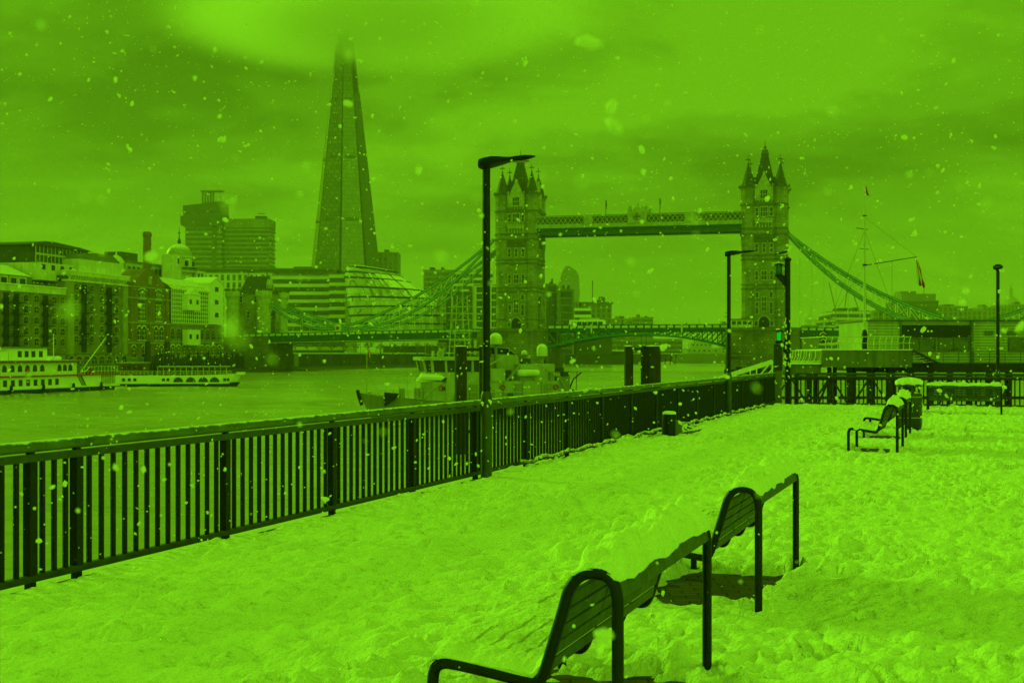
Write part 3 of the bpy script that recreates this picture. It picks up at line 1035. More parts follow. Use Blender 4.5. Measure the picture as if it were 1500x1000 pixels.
root = empty('pier_building', (22.0, PY + .3, 1.18), 0, 'low grey building with horizontal cladding and a long blank dark sign board on the pier', 'building')
CLAD = mat('ribbed_cladding', (0.43, 0.44, 0.43), 0.5, var=.12, scale=.6, streak=.3)
zs, ys = [], []
n = 15
for k in range(n):
    z0 = 2.60 * k / n
    zs += [z0, z0 + .06, z0 + .065, z0 + .17]
    ys += [0.0, 0.0, -.07, -.05]
prof = [(y, z) for y, z in zip(ys, zs)] + [(0, 2.62), (7, 2.62), (7, 0)]
MB().prism_yz(prof, 0, 40).build('wall', CLAD, root)
MB().box(-.15, 40, -.25, 7.2, 2.625, 2.72).build('roof', ROOFSNOW, root)
MB().box(2.1, 6.28, -.2, -.075, 1.62, 2.36).build('sign_board', mat('sign_black', (.016, .017, .017), .5), root)
MB().box(2.0, 2.09, -.16, -.075, .0, 2.6).box(6.36, 6.5, -.2, -.075, .0, 2.62).box(13.2, 13.3, -.16, -.075, 0, 2.6).build('corner_trim', mat('trim_grey', (.12, .13, .12), .5), root)
GP = mat('reflective_pane', (.03, .033, .033), .08, var=.9, scale=.7, spec=.8, bump=.5, bscale=.9)
for x0, x1 in ((2.25, 4.15), (4.4, 6.25), (8.75, 11.0), (11.2, 12.9)):
    f_ = MB().box(x0 - .05, x1 + .05, -.15, -.04, .72, .77).box(x0 - .05, x1 + .05, -.15, -.04, 1.52, 1.57).box(x0 - .05, x0, -.15, -.04, .772, 1.518).box(x1, x1 + .05, -.15, -.04, .772, 1.518)
    f_.box((x0 + x1) / 2 - .02, (x0 + x1) / 2 + .02, -.145, -.04, .772, 1.518)
    wnd = f_.build('window', mat('trim_grey', (.12, .13, .12), .5), root)
    MB().box(x0, x1, -.10, -.075, .77, 1.52).build('pane', GP, wnd)
for x0 in (7.5, 8.9 + .0):
    MB().box(x0 - .25, x0 + .25, -.15, -.075, 1.75, 2.0).build('vent', mat('trim_grey', (.12, .13, .12), .5), root)
rl = MB().bar((2.6, -.6, .72), (40, -.6, .72), .04, .04).bar((2.6, -.6, .38), (40, -.6, .38), .02, .02)
for k in range(40):
    rl.bar((2.6 + k * .95, -.6, 0), (2.6 + k * .95, -.6, .72), .035, .035)
rl.build('front_rail', mat('trim_grey', (.12, .13, .12), .5), root)

# gangway
root = empty('gangway', (0, 60, 0), 0, 'white sloping truss gangway going down towards the grey patrol boat', 'gangway')
for yy in (-.8, .8):
    b_ = MB()
    A, B = Vector((6.0, yy, -1.4)), Vector((12.2, yy, .55))
    up = Vector((0, 0, .9))
    b_.bar(A, B, .07, .1).bar(A + up, B + up, .07, .1)
    N = 6
    for k in range(N + 1):
        q = A.lerp(B, k / N)
        b_.bar(q, q + up, .045, .045)
        if k < N:
            q2 = A.lerp(B, (k + 1) / N)
            b_.bar(q, q2 + up, .05, .05) if k % 2 else b_.bar(q + up, q2, .05, .05)
    b_.build('truss', WHITESNOW, root)
MB().loft([[(x, -.6, z), (x, .6, z), (x, .6, z - .06), (x, -.6, z - .06)] for x, z in ((6.0, -1.4), (12.2, .55))]).build('walkway', HULLG, root)

# flag mast on the pier
root = empty('flag_mast', (21.5, PY - .9, 1.97), 0, 'tall white mast with a spar on the pier platform', 'mast')
MB().tube([(0, 0, .9), (0, 0, 5.4), (0, 0, 8.2), (0, 0, 10.3)], .1, 10, [.08, .07, .045, .02]).build('pole', mat('mast_paint', (.55, .55, .55), .5), root, smooth=True)
MB().tube([(0, 0, .0), (0, 0, 1.0), (0, 0, 1.25)], .16, 10, [.17, .17, .1]).build('boot', BLACK, root, smooth=True)
b_ = MB().tube([(-.1, 0, 5.15), (3.3, .4, 5.72)], .028, 6).bar((-.5, 0, 7.45), (.18, 0, 7.35), .04, .04).bar((-.35, -.1, 6.2), (.3, .1, 6.15), .03, .03).bar((-.1, 0, 5.2), (.12, 0, 5.2), .2, .09).bar((-.1, 0, 8.2), (.12, 0, 8.2), .15, .06)
b_.build('spar', BLACK, root)
b_ = MB()
for e in ((-2.6, -.4, .8), (2.2, -.5, .8), (-1.8, 4, .8), (1.3, 4, .8)):
    b_.cyl((0, 0, 7.3 if e[1] < 0 else 5.2), e, .008, n=4)
b_.cyl((1.73, .2, 5.45), (1.73, .2, .9), .008, n=4).cyl((3.3, .4, 5.72), (0.02, 0, 8.1), .006, n=4)
b_.build('stay', BLACK, root)


def limp_flag(name, pos, hgt, wid, label, cols):
    """a flag hanging limp in folds from pos downwards"""
    root = empty(name, pos, 0.3, label, 'flag')
    n = len(cols)
    for i, mm in enumerate(cols):
        rings = []
        for j in range(9):
            q = j / 8
            z = -hgt * q
            sp = wid * (.35 + .65 * q ** .7)
            x0, x1 = sp * i / n, sp * (i + 1) / n + .004
            fold = lambda x: .10 * wid * sin(x / wid * 16 + q * 3) * (.3 + q)
            dz = lambda x: -x * (0.9 - .5 * q)
            rings.append([(x0 + .25 * wid * q, fold(x0) + .006, z + dz(x0)), ((x0 + x1) / 2 + .25 * wid * q, fold((x0 + x1) / 2) + .006, z + dz((x0 + x1) / 2)), (x1 + .25 * wid * q, fold(x1) + .006, z + dz(x1)),
                          (x1 + .25 * wid * q, fold(x1) - .006, z + dz(x1)), ((x0 + x1) / 2 + .25 * wid * q, fold((x0 + x1) / 2) - .006, z + dz((x0 + x1) / 2)), (x0 + .25 * wid * q, fold(x0) - .006, z + dz(x0))])
        MB().loft(rings).build('cloth_panel', mm, root, smooth=True)
    return root


limp_flag('flag', (24.72, PY - .5, 7.6), 1.6, .55, 'limp red and pale flag hanging from the end of the mast spar', [CLOTHWHITE, CLOTHRED, CLOTHWHITE, CLOTHRED])
limp_flag('flag', (21.56, PY - .9, 12.0), .55, .3, 'small limp flag at the very top of the white mast', [CLOTHRED, CLOTHWHITE])

# mooring dolphins
def dolphin(pos, rz, label, specs, zt):
    root = empty('mooring_dolphin', pos, rz, label, 'mooring piles')
    for x, y, r in specs:
        MB().lathe([(r, -9), (r, zt - .05), (r * .97, zt)], cx=x, cy=y, n=18).build('pile', STEEL, root, smooth=True)
        MB().lathe([(r * .96, zt), (r * .8, zt + .04), (.02, zt + .06)], cx=x, cy=y, n=14).build('snow_cap', SNOW, root, smooth=True)
    xs_ = [q[0] for q in specs]
    for z in (zt - .28, -3.0):
        MB().box(min(xs_), max(xs_), -.12, .12, z, z + .18).build('crosspiece', STEEL, root)
    return root


p0 = at(675, 507, 78)
dolphin((p0.x, 78, 0), 0, 'pair of rusty steel piles in front of the grey boat beside the nearest lamp post', [(0, 0, .37), (1.25, .3, .16)], 2.2)
p0 = at(921, 508, 86)
dz = dolphin((p0.x, 86, 0), 0, 'wide rusty mooring piles with a ladder rising left of the middle of the far railing', [(0, 0, .30), (1.05, 0, .26), (1.62, .1, .52)], 2.25)
lad = MB()
for k in range(22):
    lad.box(.80, 1.1, -.36, -.33, -3 + k * .25, -2.96 + k * .25)
lad.box(.78, .81, -.37, -.32, -3.5, 3.0).box(1.09, 1.12, -.37, -.32, -3.5, 3.0)
lad.build('ladder', BLACK, dz)

# ================================================================== BOATS
def hull_rings(L, B, z0, z1, bow=.22, stern=.1, sheer=.0, flare=.75, n=16, rake=.9):
    """hull from x=0 (stern) to x=L (bow)"""
    rings = []
    for i in range(n + 1):
        q = i / n
        hb = B / 2
        if q > 1 - bow:
            a = (q - (1 - bow)) / bow
            hb *= max(.02, 1 - a ** 2.2)
        if q < stern:
            hb *= .75 + .25 * (q / stern)
        zt = z1 + sheer * max(0, (q - .45) / .55) ** 2
        x = L * q
        xb = x - (rake * max(0, (q - .7) / .3) ** 2)
        rings.append([(x, -hb, zt), (xb, -hb * flare, z0), (xb, hb * flare, z0), (x, hb, zt)])
    return rings


def portholes(name, root, mm, xs, y, z0, z1, wd, arch=False, frame=None):
    for x in xs:
        if arch:
            pts = [(x - wd / 2, z0), (x + wd / 2, z0)] + [(x + wd / 2 * cos(a), z1 - wd / 2 + wd / 2 * sin(a)) for a in np.linspace(0, pi, 7)]
            MB().prism_xz(pts, y - .03, y + .02).build(name, mm, root)
        else:
            MB().box(x - wd / 2, x + wd / 2, y - .03, y + .02, z0, z1).build(name, mm, root)


# paddle-steamer style cruise boat, far left
root = empty('cruise_boat', (-63.4, 210.5, WATER_Z), radians(75), 'white double deck cruise boat with arched windows moored at the far left', 'boat')
R = [[(-p_[0] + 0.0, p_[1] + 4.5, p_[2]) for p_ in r_] for r_ in hull_rings(62, 9, -.5, .75, .2, .08, flare=.9)]
MB().loft(R).build('hull', mat('hull_dark', (.02, .02, .02), .5), root)
MB().box(-61, -.3, .05, 8.95, .76, .98).build('rubbing_strake', WHITE, root)
MB().box(-60, -5.0, .5, 8.5, .98, 2.55).build('lower_cabin', WHITE, root)
MB().box(-61, -.4, .2, 8.8, 2.56, 2.74).build('upper_deck', RED, root)
MB().box(-59, -11.5, .6, 8.4, 2.74, 4.75).build('upper_cabin', WHITE, root)
MB().box(-60, -9.6, .1, 8.9, 4.76, 4.93).build('canopy_roof', ROOFSNOW, root)
MB().box(-60.02, -9.58, .06, .12, 4.6, 4.8).build('fascia', RED, root)
portholes('window', root, PANE, [-57 + 1.75 * k for k in range(24)], .5, 1.25, 2.15, .85)
portholes('window', root, PANE, [-57 + 1.75 * k for k in range(22)] + [-16, -14.6, -13.2], .6, 3.3, 4.3, 1.0, True)
hs = MB().box(-26, -17, 2, 7, 4.94, 6.7)
hs.build('wheelhouse', WHITE, root)
MB().box(-26.5, -16.5, 1.7, 7.3, 6.72, 6.9).build('wheelhouse_roof', ROOFSNOW, root)
portholes('window', root, PANE, [-23.6, -22, -20.4, -18.6], 2.0, 5.4, 6.3, .9)
MB().box(-48, -27, 1.5, 7.5, 4.94, 6.2).build('deck_house', WHITESNOW, root)
MB().loft([[(x, 1.2 + 0 * x, 4.95), (x, 3.0, 5.6 + .3 * sin(x)), (x, 5, 5.5), (x, 6, 4.95)] for x in np.linspace(-60, -50, 6)]).build('tarpaulin', mat('tarp', (.3, .3, .28), .8, snow=.4), root)
MB().tube([(-28.5, 4, 5), (-28.5, 4, 9.4)], .45, 10).build('funnel', BLACK, root, smooth=True)
b_ = MB()
for x in np.linspace(-10.8, -.6, 12):
    b_.cyl((x, .3, 2.74), (x, .3, 3.9), .03, n=5)
for z in (3.2, 3.9):
    b_.cyl((-11, .3, z), (-.5, .3, z), .03, n=5)
for x in np.linspace(-5, -.6, 10):
    b_.cyl((x, .2, .98), (x, .2, 2.56), .035, n=5)
b_.cyl((-10, 1, 3.0), (-3, 1, 8.4), .07, n=6).cyl((-12.5, 4, 4.9), (-12.5, 4, 9), .06, n=6).cyl((-52, 4, 4.9), (-52, 4, 13), .08, n=6)
b_.build('rail', WHITE, root)
b_ = MB()
for k in range(7):
    b_.sph((-15 + 1.0 * k - 8 * (k > 3), 3 + .5 * (k % 2), 5.2), .55, .5, .35)
b_.build('life_raft', WHITESNOW, root, smooth=True)
for k in range(7):
    x = -6 - 7.5 * k
    MB().tube([(x, -.12, .3), (x, -.18, .5), (x, -.18, 1.3), (x, -.1, 1.5)], .2, 8, [.08, .22, .22, .06]).build('fender', BLACK, root, smooth=True)
for k in range(3):
    MB().tube([(-8 - 16 * k, 1.2, 2.8), (-8 - 16 * k + .02, .3, 3.6)], .38, 10).build('life_ring', RED, root)
b_ = MB()
for k in range(8):
    b_.cyl((-10 - k * .16, .44, 1.0 + k * .2), (-9.2 - k * .16, .44, 1.0 + k * .2), .05, n=4)
b_.bar((-10.2, .44, .95), (-11.6, .44, 2.6), .05, .1).bar((-9.2, .44, .95), (-10.6, .44, 2.6), .05, .1)
b_.build('stair', BLACK, root)

# second river boat
root = empty('river_boat', (-70.8, 231, WATER_Z), radians(4), 'small white river boat with a long canopy roof moored right of the cruise boat', 'boat')
MB().loft([[(p_[0], p_[1] + 2.6, p_[2]) for p_ in r_] for r_ in hull_rings(21.8, 5.2, -.4, .5, .25, .1, .3, .9)]).build('keel', mat('hull_dark', (.02, .02, .02), .5), root)
MB().loft([[(p_[0], p_[1] + 2.6, p_[2]) for p_ in r_] for r_ in hull_rings(22.0, 5.4, .52, 2.0, .22, .1, .3, .98)]).build('hull', WHITE, root)
portholes('window', root, PANE, [11.2, 13.4, 15.6, 17.6], -.1, .85, 1.7, 1.75, True)
portholes('window', root, PANE, [1.6, 2.6, 3.6, 8.6, 9.4, 19.4, 20.0], -.1, 1.0, 1.5, .5)
MB().box(.8, 5.0, .8, 4.4, 2.02, 4.1).build('wheelhouse', WOOD, root)
portholes('window', root, PANE, [1.5, 2.4, 3.4, 4.3], .8, 3.05, 3.75, .75)
MB().box(.3, 5.4, .4, 4.8, 4.11, 4.34).build('wheelhouse_roof', ROOFSNOW, root)
MB().box(7.3, 19.8, .3, 4.9, 3.42, 3.62).build('canopy', ROOFSNOW, root)
MB().box(7.6, 19.2, .9, 4.3, 2.02, 3.2).build('saloon', WOOD, root)
portholes('window', root, PANE, [8.4 + 1.25 * k for k in range(9)], .9, 2.45, 3.05, .95)
b_ = MB()
for x in np.linspace(7.5, 19.6, 13):
    b_.cyl((x, .4, 2.0), (x, .4, 3.42), .04, n=5)
for x in np.linspace(.3, 20.5, 30):
    b_.cyl((x, .12, 2.0), (x, .12, 2.75), .022, n=4)
b_.cyl((.3, .12, 2.75), (20.5, .12, 2.75), .03, n=5).cyl((.3, .12, 2.4), (20.5, .12, 2.4), .02, n=5)
b_.build('rail', WHITE, root)
MB().cyl((6.6, 2.4, 2.0), (6.6, 2.4, 4.2), .28, n=8).build('funnel', BLACK, root)
b_ = MB().box(21.2, 22.6, 1.6, 3.6, 2.1, 2.55)
b_.build('bow_locker', WHITESNOW, root)

# grey patrol boat
B0 = at(537, 575, 112)
root = empty('patrol_boat', (B0.x, 112, WATER_Z), radians(21), 'grey naval patrol boat with white radar domes moored behind the river railing', 'patrol boat')
L, BW = 21.0, 5.6
HR = [[(L - p_[0], p_[1] + BW / 2, p_[2]) for p_ in r_] for r_ in hull_rings(L, BW, -.6, 1.55, .42, .05, .95, .72, 22, 1.6)]
MB().loft(HR).build('hull', HULLG, root)
MB().loft([[(x, BW / 2 - b2 / 2, z), (x, BW / 2 + b2 / 2, z), (x, BW / 2 + b2 / 2, z + .05), (x, BW / 2 - b2 / 2, z + .05)] for x, b2, z in ((.9, .6, 2.36), (3, 2.4, 2.1), (6, 4.6, 1.8), (9, 5.2, 1.6), (20.6, 5.2, 1.56))]).build('deck', HULLGL, root)
MB().prism([(6.2, .75), (18.2, .5), (18.2, 5.1), (6.2, 4.85), (5.4, 3.8), (5.4, 1.8)], 1.6, 3.45).build('deckhouse', HULLGL, root)
WH = [(6.3, .95), (11.2, .85), (11.2, 4.75), (6.3, 4.65), (5.95, 3.8), (5.95, 1.8)]
MB().prism(WH, 3.46, 4.3).build('bridge_base', HULLGL, root)
WG = [(6.15, .85), (11.2, .75), (11.2, 4.85), (6.15, 4.75), (5.7, 3.9), (5.7, 1.7)]
MB().prism([(x, y) for x, y in WH], 4.3, 5.35, [(x, y) for x, y in WG]).build('bridge_glass', glass('ship_glass', (.02, .022, .022), .12), root)
b_ = MB()
for i in range(6):
    a0, a1 = WH[i], WH[(i + 1) % 6]
    c0_, c1_ = WG[i], WG[(i + 1) % 6]
    nseg = 4 if i in (0, 2) else 1
    for k in range(nseg):
        q = k / nseg
        b_ = MB()
        b_.bar((a0[0] + (a1[0] - a0[0]) * q, a0[1] + (a1[1] - a0[1]) * q, 4.25), (c0_[0] + (c1_[0] - c0_[0]) * q, c0_[1] + (c1_[1] - c0_[1]) * q, 5.4), .2, .2)
        b_.build('window_post', HULLGL, root)
MB().prism([(x + (-.3 if x < 8 else .2), y + (-.25 if y < 2.5 else .25)) for x, y in WG], 5.36, 5.66).build('bridge_roof', HULLGL, root)
# mast
b_ = MB()
for x, y in ((8.6, 2.0), (10.2, 2.0), (8.6, 3.4), (10.2, 3.4)):
    b_.cyl((x, y, 5.6), (x + (.35 if x < 9 else -.35), y, 11.2), .05, n=6)
for z in (6.6, 7.8, 9.0, 10.2):
    b_.cyl((8.5, 2.0, z), (10.3, 2.0, z), .035, n=5).cyl((8.5, 3.4, z), (10.3, 3.4, z), .035, n=5).cyl((8.6, 2.0, z), (10.2, 2.0, z + 1.1), .025, n=4).cyl((10.2, 2, z), (8.6, 2.0, z + 1.1), .025, n=4)
b_.bar((6.8, 2.7, 9.6), (12.0, 2.7, 9.6), .12, .1).bar((7.6, 2.7, 8.0), (11.4, 2.7, 8.0), .12, .1).bar((7.9, 1.6, 6.0), (10.8, 1.6, 6.0), .9, .12)
for x in (7, 8, 11, 11.8):
    b_.cyl((x, 2.7, 9.6), (x, 2.7, 10.6), .03, n=4)
b_.build('mast', HULLGL, root)
sc_ = MB().bar((8.3, 2.2, 7.2), (10.1, 1.6, 7.2), .12, .18).sph((9.6, 1.6, 6.3), .35).bar((7.3, 1.5, 5.66), (7.3, 1.5, 6.4), .3, .3).bar((6.7, 2.2, 5.66), (6.7, 2.2, 6.2), .2, .2)
sc_.build('radar_scanner', HULLGL, root)


def radome(x, y, z, r, h):
    MB().lathe([(r * .96, z - r * .15 - h), (r, z - h), (r, z)] + [(r * cos(a), z + r * sin(a)) for a in np.linspace(.15, pi / 2 - .02, 8)], cx=x, cy=y, n=20).build('radome', mat('radome_white', (.62, .63, .62), .5, snow=.4), root, smooth=True)
    MB().lathe([(.14, 3.4), (.14, z - h - r * .5), (r * .6, z - h - r * .16)], cx=x, cy=y, n=10).build('radome_pedestal', HULLG, root, smooth=True)


radome(12.6, 1.9, 7.25, .60, .35)
radome(17.0, 1.5, 6.35, .50, .55)
radome(15.6, 2.4, 6.0, .27, .1)
MB().prism_xz([(12.0, 3.46), (15.2, 3.46), (14.9, 5.75), (13.9, 6.5), (12.0, 6.6)], 2.2, 3.8).build('funnel', HULLGL, root)
MB().prism_xz([(12.15, 5.95), (14.65, 5.85), (13.85, 6.42), (12.15, 6.5)], 2.17, 2.195).build('funnel_grille', DARK, root)
MB().box(14.6, 18.0, .9, 4.7, 3.46, 5.0).build('aft_house', HULLGL, root)
MB().box(18.2, 19.4, .6, 5.0, 1.62, 3.9).build('aft_locker', HULLG, root)
MB().box(10.9, 13.0, .5, .95, 3.46, 4.6).build('bulwark', HULLGL, root)
MB().tube([(14.2, .55, 4.2), (14.35, .55, 4.2), (16.15, .55, 4.2), (16.3, .55, 4.2)], .3, 14, [.2, .31, .31, .2]).build('liferaft', mat('liferaft_white', (.7, .7, .7), .5, snow=.3), root, smooth=True)
MB().bar((14.8, .55, 3.4), (14.8, .55, 3.95), .1, .1).bar((15.8, .55, 3.4), (15.8, .55, 3.95), .1, .1).build('liferaft_cradle', HULLG, root)
MB().tube([(4.7, .75, 3.5), (5.2, .75, 3.9), (6.8, .75, 3.85), (7.6, .75, 3.6)], .25, 8, [.1, .3, .3, .1]).build('canvas_cover', WHITESNOW, root, smooth=True)
b_ = MB()
for x in np.linspace(1.6, 6, 8):
    yy = BW / 2 - max(.4, min(2.6, x * .42))
    b_.cyl((x, yy, 1.9), (x, yy, 2.75), .02, n=4)
b_.cyl((1.6, 2.1, 2.75), (6, .3, 2.7), .015, n=4)
for x in np.linspace(6.3, 20.5, 22):
    b_.cyl((x, .12, 1.6), (x, .12, 2.5), .02, n=4)
b_.cyl((6, .12, 2.5), (20.5, .12, 2.5), .018, n=4).cyl((6, .12, 2.1), (20.5, .12, 2.1), .012, n=4)
for x in np.linspace(3.2, 6.2, 5):
    b_.cyl((x, 1.0, 3.45 if x > 5 else 2.2), (x, 1.0, 4.4), .02, n=4)
b_.build('guard_rail', HULLGL, root)
for x, h_, r_ in ((3.6, .95, .20), (5.1, .95, .34)):
    q = MB()
    for k in range(6):
        q.cyl((x + r_ * cos(k * 1.05), 1.5 + r_ * sin(k * 1.05), 1.95), (x + r_ * cos(k * 1.05), 1.5 + r_ * sin(k * 1.05), 1.95 + h_), .09, n=6)
    q.build('fender_rack', HULLGL, root)
fb = MB().tube([(-.12, 2.7, 2.75), (.0, 2.68, 2.2), (.25, 2.6, 1.4)], .16, 8)
fb.build('bow_fender', BLACK, root, smooth=True)
MB().loft([[(2.0, 1.62, 2.55), (3.2, 1.2, 2.45), (2.9, 1.1, 2.0), (2.0, 1.5, 1.3)], [(2.0, 1.42, 2.55), (3.2, 1.0, 2.45), (2.9, .9, 2.0), (2.0, 1.3, 1.3)]]).build('anchor', BLACK, root)
MB().cyl((.75, 2.8, 2.3), (.75, 2.8, 6.6), .035, n=6).cyl((.75, 2.8, 5.0), (1.9, 2.8, 2.3), .012, n=4).cyl((.75, 2.8, 5.6), (4.6, 2.8, 2.2), .01, n=4).sph((1.0, 2.8, 2.5), .2).build('jackstaff', HULLGL, root)
b_ = MB().bar((19.2, 1.4, 1.6), (20.1, 1.4, 3.6), .1, .12).bar((20.1, 1.4, 3.6), (20.9, 1.4, 4.2), .08, .1).bar((19.4, 3.5, 1.6), (20.3, 3.4, 3.2), .1, .1).bar((19.0, 2.4, 1.6), (20.5, 2.4, 2.4), .8, .5).bar((20.8, 2.5, 1.6), (20.95, 2.5, 4.3), .05, .05)
b_.build('stern_crane', BLACK, root)
MB().box(10.95, 11.6, .44, .5, 3.6, 4.5).build('locker_door', HULLG, root)
portholes('porthole', root, DARK, [7.2, 9.0, 11.5, 13.2], .66, 2.7, 3.0, .3)
for x in (9.6, 13.9, 16.8):
    MB().box(x, x + .75, .45, .52 + .02 * (x < 15), 1.75, 3.2).build('door', HULLG, root)
# working clutter on deck
STAINM = mat('dark_equipment', (.045, .05, .05), .6, var=.4, scale=2)
for x, y, z, sx, sy, sz, mm in ((8.2, .35, 1.6, .9, .5, .7, HULLG), (11.9, .3, 1.6, .7, .45, 1.1, HULLGL), (13.2, .32, 1.6, .5, .4, .8, STAINM), (15.6, .3, 1.6, 1.0, .4, .6, HULLG), (18.6, .4, 3.9, .6, .6, .4, STAINM), (15.2, 1.6, 5.0, .7, .9, .5, STAINM), (16.1, 2.2, 5.0, .5, .6, .8, HULLG), (17.3, 2.6, 5.0, .5, .9, .35, STAINM),
                             (11.4, 1.2, 5.66, .5, .5, .6, STAINM), (10.6, .95, 5.66, .3, .3, .9, HULLG), (6.9, 1.3, 5.66, .35, .35, .5, HULLG), (13.4, 1.3, 3.46, .5, .5, 1.0, STAINM), (12.2, .6, 3.46, .3, .3, 1.4, HULLG), (7.0, .55, 3.46, .5, .3, .35, STAINM), (9.0, .5, 3.46, .3, .2, .7, STAINM), (17.4, .55, 3.46, .35, .35, .9, HULLG)):
    MB().loft([[(x + a * sx, y + b2 * sy, zz_) for a, b2 in ((0, 0), (1, 0), (1, 1), (0, 1))] for zz_ in (z, z + sz * .9)] + [[(x + .06 + a * (sx - .12), y + .05 + b2 * (sy - .1), z + sz) for a, b2 in ((0, 0), (1, 0), (1, 1), (0, 1))]]).build('deck_locker', mm, root)
for x, y, h_ in ((6.6, 4.2, 4.2), (11.0, 4.2, 5.2), (11.2, 1.0, 3.6), (14.7, 4.0, 6.0), (16.9, 3.8, 3.2), (9.4, 2.7, 7.0)):
    MB().cyl((x, y, 5.2 if x < 12 else 5.0), (x, y, 5.2 + h_), .025, .012, 5).build('whip_aerial', HULLG, root)
for x in (6.9, 12.7, 17.9):
    MB().tube([(x + .2 * cos(a), .4, 2.9 + .2 * sin(a)) for a in np.linspace(0, 2 * pi, 14)], .055, 6).build('life_ring', RED, root, smooth=True)
for k, x in enumerate(np.linspace(7.5, 19.5, 6)):
    MB().tube([(x, -.12, .5), (x, -.14, .7), (x, -.14, 1.5), (x, -.1, 1.7)], .15, 8, [.06, .16, .16, .05]).build('fender', BLACK, root, smooth=True)
for k in range(13):
    x = 6.4 + k * .92
    MB().box(x, x + .03, .46 + .02 * 0, .53 + (.2 - .02 * k) * 0, 1.75, 3.4).build('panel_seam', HULLG, root) if k % 2 else None
b_ = MB()
for x0, z0, x1_, z1 in ((10.9, 4.6, 13.0, 5.7), (13.2, 3.5, 14.6, 5.0), (16.3, 5.0, 18.0, 3.9), (18.2, 3.9, 19.6, 1.7), (5.4, 2.2, 7.0, 3.4)):
    b_.cyl((x0, .5, z0), (x1_, .5, z1), .04, n=5).cyl((x0, .9, z0), (x1_, .9, z1), .04, n=5)
b_.build('inclined_ladder', HULLGL, root)
f_ = limp_flag('flag', (0, 0, 0), .9, .32, 'limp flag on the jackstaff at the bow of the grey patrol boat', [CLOTHRED, CLOTHWHITE, CLOTHRED])
f_.location = (B0.x + .75 * cos(radians(21)) - 2.8 * sin(radians(21)) + .05, 112 + .75 * sin(radians(21)) + 2.8 * cos(radians(21)), 2.35)

# ================================================================== TOWER BRIDGE
BO = Vector((2.75, 414.0, 0))
AX = Vector((0.970, -0.242, 0))
AY = Vector((0.242, 0.970, 0))
BRZ = atan2(-0.242, 0.970)
SPAN = 76.7
WCACHE = {}


def stone_window(root, w_, h_, nx, nz, loc, rz, fm=None):
    key = ('w', w_, h_, nx, nz)
    if key not in WCACHE:
        f_ = MB()
        f_.box(-w_ / 2 - .24, w_ / 2 + .24, -.2, .05, h_, h_ + .28).box(-w_ / 2 - .3, w_ / 2 + .3, -.26, .05, -.25, 0)
        f_.box(-w_ / 2 - .22, -w_ / 2, -.16, .05, 0, h_).box(w_ / 2, w_ / 2 + .22, -.16, .05, 0, h_)
        for k in range(1, nx):
            x = -w_ / 2 + w_ * k / nx
            f_.box(x - .09, x + .09, -.13, .05, 0, h_)
        for k in range(1, nz):
            z = h_ * k / nz
            f_.box(-w_ / 2, w_ / 2, -.115, .05, z - .09, z + .09)
        WCACHE[key] = (f_.mesh('window', STONEL), MB().box(-w_ / 2, w_ / 2, -.02, .05, .01, h_ - .01).mesh('pane', PANE))
    a, b2 = WCACHE[key]
    o = link('window', a, root, loc, rz)
    link('pane', b2, o)
    return o


def rot(k, x, y):
    c, s_ = (1, 0, -1, 0)[k], (0, 1, 0, -1)[k]
    return (x * c - y * s_, x * s_ + y * c)


